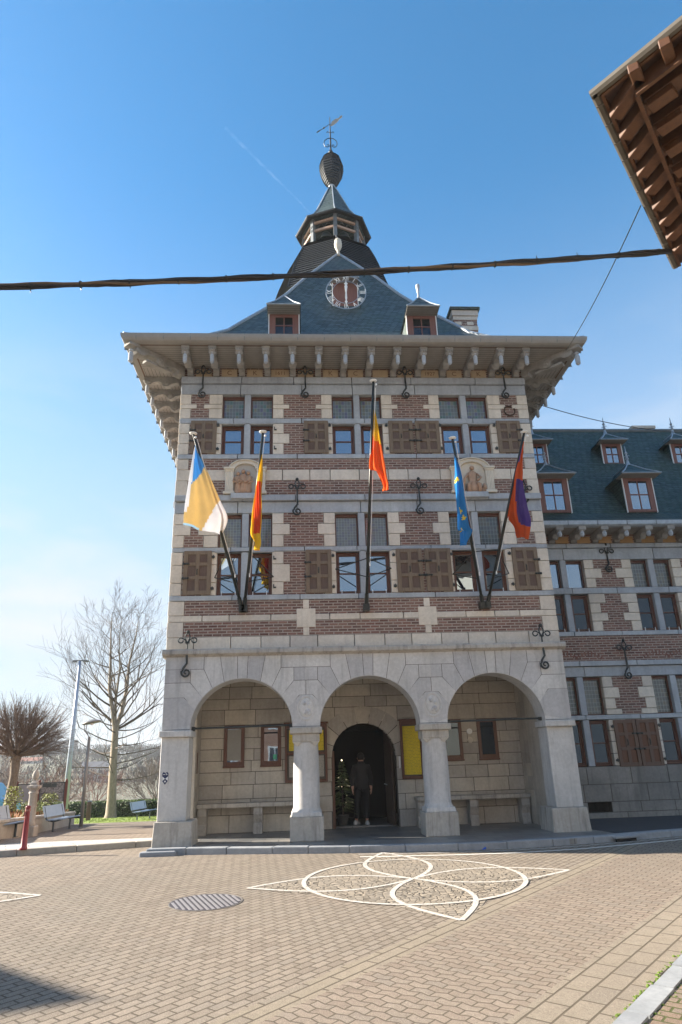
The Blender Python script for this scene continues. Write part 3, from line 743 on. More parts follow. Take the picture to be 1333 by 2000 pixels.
# gutter
gt = MB(); gp = [(0, 0), (.015, .015), (.055, -.155), (.12, -.185), (.19, -.185), (.19, -.16), (.20, 0)]   # outward profile measured inward from the lip
gp = [(0, 0), (.004, -.05), (.02, -.11), (.06, -.175), (.13, -.205), (.235, -.205), (.235, 0)]
x0, x1, y0, y1 = -HW-OV, HW+OV, -OV, YB+OV
rings = []
for d, dz in gp: rings.append([(x0+d, y0+d, 12.42+dz), (x1-d, y0+d, 12.42+dz), (x1-d, y1-d, 12.42+dz), (x0+d, y1-d, 12.42+dz)])
vs = [p for r in rings for p in r]; fs = []
for i in range(len(rings)):
    j = (i+1) % len(rings)
    for q in range(4): q2 = (q+1) % 4; fs.append((i*4+q, i*4+q2, j*4+q2, j*4+q))
gt.add(vs, fs); go = obj('gutter', gt, M['zinc'], HALL); fixn(go)
x = x0+.4
while x < x1-.2:
    st = MB(); st.prism([(-OV-.004, 12.425), (-OV+.018, 12.305), (-OV+.058, 12.25), (-OV+.13, 12.235), (-OV+.13, 12.245), (-OV+.066, 12.262), (-OV+.03, 12.31), (-OV+.01, 12.425)], x, x+.018, 'x'); x += .71; obj('gutter_seam', st, M['zincd'], go)
y = y0+.5
while y < y1:
    for s in (-1, 1): st = MB(); st.cbox((s*(HW+OV-.045), y, 12.30), (.085, .018, .17)); obj('gutter_seam', st, M['zincd'], go)
    y += .71
fb = MB()
fb.box(x0+.24, x1-.24, y0+.24, y0+.28, ZS-.005, 12.30)
for s in (-1, 1): a, b = sorted((s*(HW+OV-.24), s*(HW+OV-.28))); fb.box(a, b, y0+.28, y1-.28, ZS-.006, 12.30)
obj('fascia', fb, wood('fascia_wood', (.10, .06, .04), (.16, .10, .07), .7), HALL)
x = x0+.3
while x < x1: sn = MB(); sn.sphere((x, y0+.10, 12.44), .022, 6, 4); x += .30; obj('snow_stud', sn, M['lead'], go)
lp_ = MB(); lp_.box(x0+.004, x1-.004, y0+.004, y0+.045, 12.421, 12.428); obj('gutter_lip', lp_, M['zincd'], go)

# ---- main roof
RP = [(.06, 12.40), (.6, 12.66), (1.2, 13.05), (1.9, 13.62), (2.5, 14.25), (2.9, 14.86), (3.6, 15.90), (4.3, 17.05), (5.0, 18.35), (5.7, 19.55), (6.3, 20.56)]
rf = MB(); lv = []
for d, z in RP: lv.append([(x0+d, y0+d, z), (x1-d, y0+d, z), (x1-d, y1-d, z), (x0+d, y1-d, z)])
vs = [p for r in lv for p in r]; fs = []
for i in range(len(lv)-1):
    for q in range(4): q2 = (q+1) % 4; fs.append((i*4+q, i*4+q2, (i+1)*4+q2, (i+1)*4+q))
rf.add(vs, fs); roof = obj('roof', rf, M['slate'], HALL)
hp = MB()
for q in range(4): hp.tube([Vector(l[q]) + Vector((0, 0, .02)) for l in lv], .06, 6)
hp.tube([(0, 4.9, 20.57), (0, 9.9, 20.57)], .08, 6)
obj('lead_hip', hp, M['lead'], roof)
fn = MB(); fn.lathe([(.10, -.1), (.06, .05), (.05, .16), (.10, .24), (.15, .38), (.155, .55), (.12, .60), (.145, .64), (.13, .70), (.05, .74), (.01, .84)], (0, 4.84, 20.5), 12)
obj('finial', fn, M['nichest'], roof, True)
# ---- dormers: box with window, projecting soffit, hipped cap and finial
def dormer(parent, cx, yf, z0, z1, w, over, capz, back, slate_m, wood_m, glass_m, fin=True, side=.10, ww=None, zb=None):
    b = MB(); h = w/2
    b.box(cx-h, cx+h, yf+.03, yf+back, (zb if zb is not None else z0-.25), z1+.005)
    d = obj('dormer', b, slate_m, parent)
    fr = MB(); ww = ww or w*.56; a = ww/2; wz0, wz1 = z0+.09, z1-.10
    fr.box(cx-h, cx-a, yf-.02, yf+.05, z0, z1); fr.box(cx+a, cx+h, yf-.02, yf+.05, z0, z1)
    fr.box(cx-a, cx+a, yf-.02, yf+.05, z0, wz0); fr.box(cx-a, cx+a, yf-.02, yf+.05, wz1, z1)
    fr.box(cx-.016, cx+.016, yf-.01, yf+.03, wz0, wz1); zm = wz0 + (wz1-wz0)*.52; fr.box(cx-a, cx+a, yf-.012, yf+.03, zm-.016, zm+.016)
    obj('window_frame', fr, wood_m, d, bevel=.005)
    p = MB(); p.box(cx-a, cx+a, yf+.012, yf+.02, wz0, wz1); obj('pane', p, glass_m, d)
    for s in (-1, 1): wb = MB(); x = cx+s*(h+.012); wb.box(x-.012, x+.012, yf-.03, yf+.02, z0-.02, z1); obj('white_trim', wb, M['white'], d)
    so2 = MB(); e = h+side; so2.box(cx-e+.02, cx+e-.02, yf-over+.02, yf+.1, z1+.006, z1+.03); obj('dormer_soffit', so2, M['soffit'], d)
    r = MB(); yb = yf+back; zc = z1+.03; zt = zc+capz; yp = yf-over+e*1.15; m = .06
    vs = [(cx-e, yf-over, zc), (cx+e, yf-over, zc), (cx+e, yb, zc), (cx-e, yb, zc), (cx-e*.55, yf-over+e*.5, zc+capz*.38), (cx+e*.55, yf-over+e*.5, zc+capz*.38), (cx+e*.55, yb, zc+capz*.38), (cx-e*.55, yb, zc+capz*.38), (cx, yp, zt), (cx, yb, zt)]
    r.add(vs, [(3,2,1,0), (0,1,5,4), (4,5,8), (1,2,6,5), (3,0,4,7), (5,6,9,8), (7,4,8,9), (2,3,7,6), (6,7,9)])
    ro = obj('dormer_roof', r, slate_m, d)
    ld = MB()
    for s in (-1, 1): ld.tube([(cx+s*e, yf-over, zc+.012), (cx+s*e*.55, yf-over+e*.5, zc+capz*.38+.012), (cx, yp, zt+.012)], .022, 5)
    ld.tube([(cx-e, yf-over-.005, zc), (cx+e, yf-over-.005, zc)], .02, 5); ld.tube([(cx, yp, zt+.01), (cx, yb, zt+.01)], .03, 5)
    obj('lead_edge', ld, M['lead'], d)
    if fin:
        f = MB()
        if fin == 'urn': f.lathe([(.06, -.06), (.035, .08), (.03, .16), (.05, .30), (.065, .42), (.055, .47), (.02, .50)], (cx, yp, zt), 8)
        else:
            f.lathe([(.09, -.06), (.05, .06), (.035, .14), (.06, .18), (.035, .24), (.03, .34), (.055, .38), (.02, .44), (.012, .62), (.002, .66)], (cx, yp, zt), 8)
            for k in range(4):
                an = R(45+90*k); f.tube([(cx, yp, zt+.22), (cx+.07*math.cos(an), yp+.07*math.sin(an), zt+.30), (cx+.09*math.cos(an), yp+.09*math.sin(an), zt+.25)], .012, 4)
        obj('finial', f, M['lead'], d)
    return d
for cx in (-2.04, 2.04): dormer(HALL, cx, 0.0, 13.28, 14.06, .86, .46, .72, 2.6, M['slate'], M['dormerwood'], M['glassd'], 'urn' if cx > 0 else False, .06, .50)
# clock dormer and open clock face
dormer(HALL, 0.0, 2.40, 15.92, 17.14, .84, .30, .14, 1.6, M['slate'], M['dormerwood'], M['dark'], False, .05, .01)
CL = obj('clock', MB().lathe([(.66, -.012), (.69, -.012), (.69, .012), (.66, .012), (.66, -.012)], (0, 0, 0), 48, cap=False), M['lead'], HALL)
CY, CZ = 2.04, 16.50
mtx = Matrix.Translation((0, CY, CZ)) @ Matrix.Rotation(R(90), 4, 'X')
CL.data.transform(mtx)
t2 = MB().lathe([(.445, -.008), (.462, -.008), (.462, .008), (.445, .008), (.445, -.008)], (0, 0, 0), 40, cap=False); o2 = obj('inner_ring', t2, M['lead'], CL); o2.data.transform(mtx)
for i, nme in enumerate(('XII', 'I', 'II', 'III', 'IIII', 'V', 'VI', 'VII', 'VIII', 'IX', 'X', 'XI')):
    a = -R(30*i); text('numeral', nme, .25, M['white'], CL, mtx @ Matrix.Rotation(a, 4, 'Z') @ Matrix.Translation((0, .56, 0)) @ Matrix.Diagonal((.72, 1, 1, 1)), .006)
for nme, ang, ln, w in (('hour_hand', 1, .46, .05), ('minute_hand', 181, .62, .035)):
    h = MB(); a = R(90-ang)
    pts = [(-.10, 0), (-.03, w*.5), (ln*.45, w), (ln*.60, w*.5), (ln*.68, w*1.35), (ln*.78, w*.5), (ln, 0), (ln*.78, -w*.5), (ln*.68, -w*1.35), (ln*.60, -w*.5), (ln*.45, -w), (-.03, -w*.5)]
    h.prism([(p[0]*math.cos(a)-p[1]*math.sin(a), p[0]*math.sin(a)+p[1]*math.cos(a)) for p in pts], CY-.045 - (.015 if ln > .5 else 0), CY-.033 - (.015 if ln > .5 else 0), 'y')
    h.v = [(p[0], p[1], p[2]+CZ) for p in h.v]; obj(nme, h, M['white'], CL)
sp_ = MB()
for a in (45, 135, 225, 315): sp_.tube([(.68*math.cos(R(a)), CY+.01, CZ+.68*math.sin(R(a))), (.66*math.cos(R(a)), CY+.75, CZ+.68*math.sin(R(a)))], .014, 5)
sp_.tube([(0, CY, CZ), (0, CY+.3, CZ)], .03, 6); obj('clock_stay', sp_, M['iron'], CL)
kd = MB(); kd.lathe([(.05, 0), (.03, .1), (.05, .18), (.01, .26)], (0, 2.5, 17.2), 8); obj('finial', kd, M['lead'], CL)

# ---- bell turret
TY = 7.4
def octa(mb, prof, a0=-90): return mb.lathe(prof, (0, TY, 0), 8, R(a0))
def stepped(prof, step, lip):
    out = []; 
    for (r0, z0), (r1, z1) in zip(prof, prof[1:]):
        n = max(1, round(math.hypot(r1-r0, z1-z0)/step))
        for i in range(n):
            f, g = i/n, (i+1)/n
            out.append((r0+(r1-r0)*f + lip, z0+(z1-z0)*f)); out.append((r0+(r1-r0)*g, z0+(z1-z0)*g + .001))
    return out
sk = MB(); octa(sk, stepped([(2.85, 19.3), (2.62, 20.0), (2.40, 20.7), (2.16, 21.35), (1.92, 21.9), (1.62, 22.28), (1.36, 22.44)], .15, .055))
obj('turret_skirt', sk, M['clap'], HALL)
hb = MB()
for k in range(8):
    a = R(-90+45*k); hb.tube([(r*math.cos(a), TY+r*math.sin(a), z) for r, z in ((2.88, 19.3), (2.65, 20.0), (2.43, 20.7), (2.19, 21.35), (1.95, 21.9), (1.66, 22.28), (1.40, 22.46))], .035, 5)
obj('lead_roll', hb, M['clap'], HALL)
pr_ = 1.33
for k in range(8):
    a = R(-90+45*k); p = MB(); p.cbox((pr_*math.cos(a), TY+pr_*math.sin(a), 23.08), (.15, .15, 1.3), a)
    for z in (23.05, 23.12, 23.25, 23.32): p.cbox(((pr_+.01)*math.cos(a), TY+(pr_+.01)*math.sin(a), z), (.17, .165, .03), a)
    obj('turret_post', p, M['zincd'], HALL)
for k in range(8):
    a, b = R(-90+45*k), R(-45+45*k); m = (a+b)/2; ln = 2*pr_*math.sin(R(22.5)); rr_ = pr_*math.cos(R(22.5))
    p = MB()
    for z in (23.10, 23.52): p.cbox((rr_*math.cos(m), TY+rr_*math.sin(m), z), (.08, ln-.10, .11), m)
    obj('bell_beam', p, M['beam'], HALL)
    bl_ = MB(); s = 1.0
    pf = [(.36, 0), (.345, .03), (.285, .12), (.245, .25), (.225, .34), (.18, .40), (.07, .43), (.06, .48), (.002, .49)]
    bl_.lathe(pf, ((rr_-.26)*math.cos(m), TY+(rr_-.26)*math.sin(m), 22.62), 16, cap=False); bl_.tube([((rr_-.26)*math.cos(m), TY+(rr_-.26)*math.sin(m), 23.2), ((rr_-.26)*math.cos(m), TY+(rr_-.26)*math.sin(m), 22.76)], .03, 6)
    obj('bell', bl_, M['bronze'], HALL, True)
    for q in (-1, 1):
        s2 = MB(); tx, ty = -math.sin(m), math.cos(m); c_ = Vector(((rr_-.10)*math.cos(m)+q*.16*tx, TY+(rr_-.10)*math.sin(m)+q*.16*ty, 23.29))
        s2.lathe([(x*.36, z*.42) for x, z in pf], c_, 12, cap=False); obj('bell', s2, M['bronze'], HALL, True)
cl9 = MB(); octa(cl9, [(1.25, 23.79), (1.25, 23.81)]); obj('turret_shade_disc', cl9, M['dark'], HALL)  # near-black disc added to darken the inside of the lantern
fl_ = MB(); octa(fl_, [(1.3, 22.42), (1.3, 22.46)]); obj('turret_floor', fl_, M['zincd'], HALL)
ev = MB(); octa(ev, [(1.20, 23.80), (1.66, 23.62), (1.70, 23.66), (1.70, 23.72), (1.2, 23.84)]); obj('turret_eave', ev, plain('black_eave', (.022, .024, .024), .7, .2), HALL)
spp = [(1.70, 23.71), (1.32, 24.05), (.98, 24.6), (.60, 25.5), (.30, 26.2), (.11, 26.6)]
sp = MB(); octa(sp, spp); spo = obj('turret_spire', sp, M['slate'], HALL)
hl = MB()
for k in range(8): a = R(-90+45*k); hl.tube([(r*math.cos(a), TY+r*math.sin(a), z+.008) for r, z in spp], .026, 5)
hl.lathe([(.12, 26.5), (.15, 26.62), (.09, 26.72), (.13, 26.80), (.10, 26.9)], (0, TY, 0), 8); obj('lead_hip', hl, M['lead'], spo)
bal = MB(); octa(bal, stepped([(.14, 26.70), (.31, 26.84), (.46, 27.15), (.535, 27.55), (.53, 27.85), (.44, 28.18), (.27, 28.42), (.10, 28.5)], .125, .045)); obj('turret_ball', bal, M['clap'], HALL)
vn = MB(); vn.lathe([(.13, 28.42), (.10, 28.62), (.12, 28.70), (.06, 28.85), (.045, 28.9), (.03, 30.0), (.018, 30.95), (.004, 31.0)], (0, TY, 0), 8)
for s in (-1, 1):
    vn.tube([(s*(.0+.0), TY, 29.62), (s*.14, TY, 29.58), (s*.28, TY, 29.45), (s*.32, TY, 29.25), (s*.26, TY, 29.07), (s*.15, TY, 29.04), (s*.07, TY, 29.12), (s*.11, TY, 29.20), (s*.18, TY, 29.16)], .02, 5)
    vn.tube([(0, TY, 29.92), (s*.08, TY, 30.0), (s*.15, TY, 30.03), (s*.17, TY, 29.97), (s*.12, TY, 29.95)], .016, 5)
VA = obj('weathervane', vn, M['iron'], HALL)
ar = MB(); ar.tube([(-.62, TY-.1, 29.86), (-.30, TY-.05, 30.2), (0, TY, 30.52)], .016, 5); ar.sphere((-.30, TY-.05, 30.2), .05, 8, 5); ar.tube([(-.64, TY-.1, 29.84), (-.5, TY-.08, 29.99)], .03, 5); obj('arrow', ar, M['iron'], VA)
vf = MB(); vf.prism([(.02, 30.42), (.10, 30.40), (.34, 30.64), (.50, 30.90), (.60, 30.98), (.62, 31.10), (.50, 31.06), (.44, 30.92), (.28, 30.86), (.10, 30.68)], TY-.012, TY+.012, 'y'); obj('vane_plate', vf, plain('gilt_vane', (.52, .40, .30), .4, .2, metal=.5), VA)
# ---- chimney
ch = MB(); ch.box(4.02, 4.88, 3.6, 4.6, 13.2, 16.55); C0 = obj('chimney', ch, M['brick'], HALL)
cs = MB(); cs.box(4.0, 4.9, 3.58, 4.62, 16.12, 16.30)
for x in (4.06, 4.5): cs.box(x, x+.24, 3.585, 4.6, 16.34, 16.48)
cs.box(4.0, 4.9, 3.58, 4.62, 16.555, 16.72); cs.box(3.96, 4.94, 3.54, 4.66, 16.72, 16.95); obj('stone_course', cs, M['cream'], C0, bevel=.01)
cc = MB(); cc.box(3.90, 5.0, 3.48, 4.72, 16.95, 17.06); cc.box(4.0, 4.9, 3.6, 4.6, 17.06, 17.12); obj('chimney_cap', cc, slate('mossy_cap', (.05, .06, .05), (.07, .08, .06), (.05, .09, .03)), C0)

# ---- arcade
ar_c = (-3.03, 0, 3.03); AR, AH, SZ, TZ = 1.19, 1.15, 2.42, 4.10
def arch_wall(mb, a0, a1, arcs, ztop, zspan, p0, p1, ax='x', ah=None, zlow=None):
    """solid wall from a0..a1 along an axis between depths p0,p1 with arched openings; below the springing only the piers stand"""
    def P(a, p, z): return (a, p, z) if ax == 'x' else (p, a, z)
    edges = [a0] + [e for c, r in arcs for e in (c-r, c+r)] + [a1]
    zl_ = zspan if zlow is None else zlow
    for i in range(0, len(edges), 2):
        a, b = edges[i], edges[i+1]
        if ax == 'x': mb.box(a, b, p0, p1, zl_, ztop)
        else: mb.box(p0, p1, a, b, zl_, ztop)
    for c, r in arcs:
        n = 28; h = r if ah is None else ah
        pts = [(c - r*math.cos(math.pi*i/n), zspan + h*math.sin(math.pi*i/n)) for i in range(n+1)]
        vs = []
        for p in (p0, p1):
            vs += [P(x, p, z) for x, z in pts] + [P(x, p, ztop) for x, z in pts]
        m = n+1; fs = []
        for i in range(n):
            fs += [(i, i+1, m+i+1, m+i), (2*m+i+1, 2*m+i, 3*m+i, 3*m+i+1), (i+1, i, 2*m+i, 2*m+i+1), (m+i, m+i+1, 3*m+i+1, 3*m+i)]
        mb.add(vs, fs)
aw = MB(); arch_wall(aw, -4.86, 4.86, [(c, AR) for c in ar_c], TZ, SZ, -.15, .50, 'x', AH)
AW = fixn(obj('arcade_wall', aw, M['grey'], HALL))
# side arches, left open to the square
sw = MB(); arch_wall(sw, .505, 2.95, [(1.02, .44)], TZ, 2.62, -4.86, -4.30, 'y', .44, -.1); fixn(obj('side_wall', sw, M['tuff'], HALL))
sw = MB(); sw.box(4.30, 4.86, .505, 2.95, -.1, TZ); obj('side_wall', sw, M['tuff'], HALL)
cn = MB()
def mould(mb, z0, z1, p, q):
    mb.prism([(.3, z0), (-.15, z0), (-.15-p*.4, z0+.03), (-.15-p, z0+.06), (-.15-p, z1-.05), (-.15-p*.8, z1), (.3, z1)], -4.86-q, 4.86+q, 'x')
mould(cn, 4.10, 4.279, .12, .08)
for s in (-1, 1): a, b = sorted((s*4.94, s*4.6)); cn.box(a, b, .301, 2.95, 4.105, 4.275)
obj('cornice', cn, M['base'], HALL)
# masonry joints of the arcade front
jn = MB()
def joint(p, q, w=.011, y=-.1515):
    d = Vector((q[0]-p[0], q[1]-p[1])); l = d.length or 1; n = Vector((-d.y, d.x))/l*w/2
    jn.add([(p[0]+n.x, y, p[1]+n.y), (q[0]+n.x, y, q[1]+n.y), (q[0]-n.x, y, q[1]-n.y), (p[0]-n.x, y, p[1]-n.y)], [(0, 1, 2, 3)])
half = [((.92, 4.10), (.92, 3.81)), ((.92, 3.81), (.70, 3.36)), ((.54, 4.10), (.43, 3.50)), ((.13, 4.10), (.11, 3.575)), ((1.23, 3.81), (1.23, 3.50)), ((1.23, 3.50), (.93, 3.16)), ((1.23, 3.50), (1.53, 3.50)), ((.92, 3.81), (1.53, 3.81)), ((1.36, 3.16), (1.10, 2.90)), ((1.19, 2.44), (1.53, 2.44)), ((1.36, 3.16), (1.53, 3.16))]
for c in ar_c:
    for s in (-1, 1):
        for p, q in half:
            outer = abs(c) > 1 and s*c > 0
            def fx(u):
                x = c + s*u[0]
                return (x, u[1])
            p2, q2 = fx(p), fx(q)
            if outer and abs(q[0]-1.53) < .01: q2 = (math.copysign(4.86, c), q[1])
            joint(p2, q2)
for x in (-1.515, 1.515): joint((x, 3.50), (x, 3.17))
for x in (-2.45, -1.2, .4, 1.75, 3.4): pass
obj('mortar_joint', jn, M['joint'], AW)
fs_ = MB()
def az_(x): return SZ + AH*math.sqrt(max(0.0, 1-(x/AR)**2)) + .004
def stonep(c, s, poly):
    cx = sum(p[0] for p in poly)/len(poly); cz = sum(p[1] for p in poly)/len(poly); q = []
    for x, z in poly:
        d = math.hypot(x-cx, z-cz); k = max(0, 1-.010/d); q.append((c+s*(cx+(x-cx)*k), cz+(z-cz)*k))
    fs_.prism(q if s < 0 else q[::-1], -.1545, -.14, 'y')
def arcp(a, b, n=3): return [(a+(b-a)*i/n, az_(a+(b-a)*i/n)) for i in range(n+1)]
for c in ar_c:
    for s in (-1, 1):
        xo = 1.83 if abs(c) > 1 and s*c > 0 else 1.515
        for poly in ([(.54, 4.10), (.13, 4.10)] + arcp(.11, .43), [(.92, 3.81), (.92, 4.10), (.54, 4.10)] + arcp(.43, .70), [(1.23, 3.50), (1.23, 3.81), (.92, 3.81)] + arcp(.70, .93), [(xo, 3.16), (xo, 3.50), (1.23, 3.50)] + arcp(.93, 1.10) + [(1.36, 3.16)],
                     [(.92, 3.81), (xo, 3.81), (xo, 4.10), (.92, 4.10)], [(1.23, 3.50), (xo, 3.50), (xo, 3.81), (1.23, 3.81)], [(xo, 2.43), (xo, 3.16), (1.36, 3.16)] + arcp(1.10, 1.185, 5)):
            stonep(c, s, poly)
    fs_.prism([(c-.12, 4.09)] + [(c+x, z) for x, z in arcp(-.10, .10)] + [(c+.12, 4.09)], -.1545, -.14, 'y')
fixn(obj('facing_stone', fs_, M['grey'], AW))
# medallions over the columns
for x in (-1.515, 1.515):
    m = MB(); m.lathe([(.175, 0), (.20, .02), (.225, .0)], (0, 0, 0), 28, sy=1.33, cap=False); m.lathe([(.165, 0), (.16, .006), (.10, .012), (.001, .014)], (0, 0, 0), 24, sy=1.33, cap=False)
    r_ = random.Random(int(x*10))
    for i in range(9): m.sphere((r_.uniform(-.08, .08), r_.uniform(-.14, .14), .012), r_.uniform(.02, .045), 7, 4, (1, 1.3, .5))
    m.v = [(x+p[0], -.155-p[2], 2.86+p[1]) for p in m.v]; obj('medallion', m, M['grey'], HALL, True)
# columns and piers
def column(x):
    b = MB(); b.box(x-.38, x+.38, -.25, .51, 0.0, .50); obj('column_base', b, M['base'], HALL, bevel=.012); c = MB(); c.box(x-.375, x+.375, -.24, .50, 2.28, 2.42); c.box(x-.315, x+.315, -.19, .44, 2.10, 2.28)
    o = obj('column_capital', c, M['base'], HALL, bevel=.012)
    s = MB(); s.lathe([(.355, .50), (.355, .53), (.345, .60), (.315, .66), (.305, .70), (.305, 1.4), (.285, 2.04), (.30, 2.10)], (x, .125, 0), 24); obj('column_shaft', s, M['grey'], o, True)
    f = MB(); f.frustum(x-.345, x+.345, -.225, .475, .501, .60, .02)
    for sx in (-1, 1):
        for sy in (-1, 1): f.add([(x+sx*.315, .125+sy*.315, 2.10), (x+sx*.315, .125+sy*.10, 2.10), (x+sx*.10, .125+sy*.315, 2.10), (x+sx*.20, .125+sy*.20, 1.98)], [(0,1,3),(0,2,3),(1,2,3),(0,1,2)])
    fixn(obj('column_collar', f, M['grey'], o, bevel=.01))
for x in (-1.525, 1.525): column(x)
for s in (-1, 1):
    a, b = sorted((s*4.22, s*4.86)); p = MB(); p.box(a, b, -.15, .5, .5, 2.279); p.box(a-.05, b+.05, -.24, .52, 2.28, 2.418)
    o = obj('pier', p, M['grey'], HALL, bevel=.012)
    q = MB(); a, b = sorted((s*4.03, s*4.92)); q.frustum(a, b, -.31, .6, -.1, .50, .03); obj('pier_base', q, M['base'], o, bevel=.012)
# iron tie rods at the springing
for a, b, y in ((-4.22, -1.85, .12), (1.87, 4.22, .12)):
    t = MB(); t.tube([(a, y, 2.47), (b, y, 2.49)], .022, 8); t.cbox((a+.04, y, 2.46), (.09, .10, .10)); t.cbox((b-.04, y, 2.48), (.07, .08, .08)); obj('tie_rod', t, M['iron'], HALL)
# ---- porch behind the arches
PB = 2.3
po_ = MB(); po_.box(-4.30, 4.30, .501, 2.64, 3.92, 4.0); obj('porch_ceiling', po_, plain('porch_ceiling', (.30, .27, .22), .9, .1), HALL)
DR = .86; DS = 1.73
bw = MB()
arch_wall(bw, -4.299, 4.299, [(.03, DR)], 3.93, DS, PB, PB+.35, 'x', None, 0.0)
BW = fixn(obj('porch_wall', bw, M['joint'], HALL))
bs = MB(); wins_b = [(-3.41, .27), (-2.44, .27), (2.44, .27), (3.41, .27)]
zc = [0, .42, .80, 1.14, 1.45, 1.73, 2.02, 2.30, 2.62, 3.02, 3.30, 3.62, 3.92]
rs2 = random.Random(5)
for z0, z1 in zip(zc, zc[1:]):
    xs = [-4.298]
    while xs[-1] < 4.29: xs.append(min(4.298, xs[-1] + rs2.uniform(.55, .95)))
    if 4.298 - xs[-2] < .3: xs.pop(-2)
    cuts = []
    if z0 < 3.0:
        hw = DR + .002 if z1 <= DS + .01 else math.sqrt(max(0.0, 1.29**2 - (z1-DS)**2))
        if hw > .05: cuts.append((.03-hw, .03+hw))
    segs = []
    for a, b in zip(xs, xs[1:]):
        parts_ = [(a, b)]
        for c0, c1 in cuts:
            nx = []
            for p, q in parts_:
                if q <= c0 or p >= c1: nx.append((p, q)); continue
                if p < c0: nx.append((p, c0))
                if q > c1: nx.append((c1, q))
            parts_ = nx
        segs += [s for s in parts_ if s[1]-s[0] > .04]
    for a, b in segs: bs.box(a+.007, b-.007, PB-.012, PB+.05, z0+.007, z1-.007)
for i in range(9):
    a0, a1 = math.pi*i/9 + .008, math.pi*(i+1)/9 - .008
    bs.prism([(.03+DR*math.cos(a), DS+DR*math.sin(a)) for a in (a0, (a0+a1)/2, a1)] + [(.03+1.30*math.cos(a), DS+1.30*math.sin(a)) for a in (a1, (a0+a1)/2, a0)], PB-.016, PB+.22, 'y')
fixn(obj('stone_block', bs, M['tuff'], BW, bevel=.004))
for s in (-1, 1):                                              # inner faces of the porch ends
    e = MB()
    for z0, z1 in zip(zc, zc[1:]):
        for ya, yb in ((1.55, 1.95), (1.95, 2.285)): a, b = sorted((s*4.29, s*4.31)); e.box(a-.0, b+.0, ya+.006, yb-.004, z0+.004, z1-.004)
    obj('stone_block', e, M['tuff'], BW)
for i, (c, h) in enumerate(wins_b):
    f = MB(); y = PB-.05
    for (a, b, z0, z1) in ((c-h, c-h+.09, 1.58, 2.62), (c+h-.09, c+h, 1.58, 2.62), (c-h+.09, c+h-.09, 2.53, 2.62), (c-h+.09, c+h-.09, 1.58, 1.70)): f.box(a, b, y-.01, PB+.02, z0, z1)
    f.box(c-h-.01, c+h+.01, y-.03, PB, 1.555, 1.60)
    o = obj('window', f, M['frame'], HALL, bevel=.008)
    p = MB(); p.box(c-h+.08, c+h-.08, y+.012, y+.02, 1.66, 2.55); obj('pane', p, M['glass'] if i in (0, 1) else M['glassd'], o)
    if i == 0: q = MB(); q.box(c-h+.09, c+h-.09, y+.003, y+.009, 1.74, 2.52); q.v = [(x_, y_, z_) for x_, y_, z_ in q.v]; obj('blind', q, M['glasswh'], o)
    if i == 1:
        q = MB(); q.box(c+.06, c+.15, y+.004, y+.009, 1.74, 1.86); obj('sticker', q, plain('green_sticker', (.05, .35, .22), .4), o)
def bench(x0, x1):
    b = MB(); b.box(x0, x1, PB-.47, PB-.02, .62, .72); o = obj('stone_bench', b, M['base'], HALL, bevel=.01)
    n = 3 if x1-x0 > 2 else 2
    for i in range(n):
        l = MB(); x = x0+.14 + (x1-x0-.28)*i/(n-1); l.prism([(PB-.42, .62), (PB-.44, .45), (PB-.34, .25), (PB-.40, 0), (PB-.02, 0), (PB-.02, .62)], x-.11, x+.11, 'x')
        obj('bench_leg', l, M['base'], o)
bench(-4.28, -1.2); bench(1.3, 4.28)
# entrance hall and door
eh = MB(); eh.box(-1.7, 1.9, 6.5, 6.6, 0, 3.2); eh.box(-1.8, -1.7, PB+.36, 6.6, 0, 3.2); eh.box(1.9, 2.0, PB+.36, 6.6, 0, 3.2); eh.box(-1.8, 2.0, PB+.351, 6.6, 3.1, 3.2)
obj('entrance_hall', eh, M['hall'], HALL)
ef = MB(); ef.box(-1.7, 1.9, 2.64, 6.5, -.05, .03); obj('hall_floor', ef, M['porchfloor'], HALL)
db = MB(); db.box(-.8, .95, 5.2, 5.26, .03, 2.5); obj('inner_door', db, M['dark'], HALL)
dl = MB()
for i in range(7):
    y = 2.5 + i*.115; dl.cbox((.80 - i*.014, y+.05, 1.28), (.06, .108, 2.5), 0)
DO = obj('door', dl, wood('dark_door', (.028, .017, .012), (.055, .032, .022), .5, (9, 9, .6)), HALL, bevel=.006)
dh = MB(); dh.tube([(.70, 3.0, 1.0), (.64, 3.0, 1.02), (.64, 3.1, 1.02)], .016, 6); obj('handle', dh, M['lead'], DO)
df = MB(); df.box(-.83, -.76, PB+.05, PB+.2, 0, 1.9); obj('door_frame', df, M['frame'], HALL)
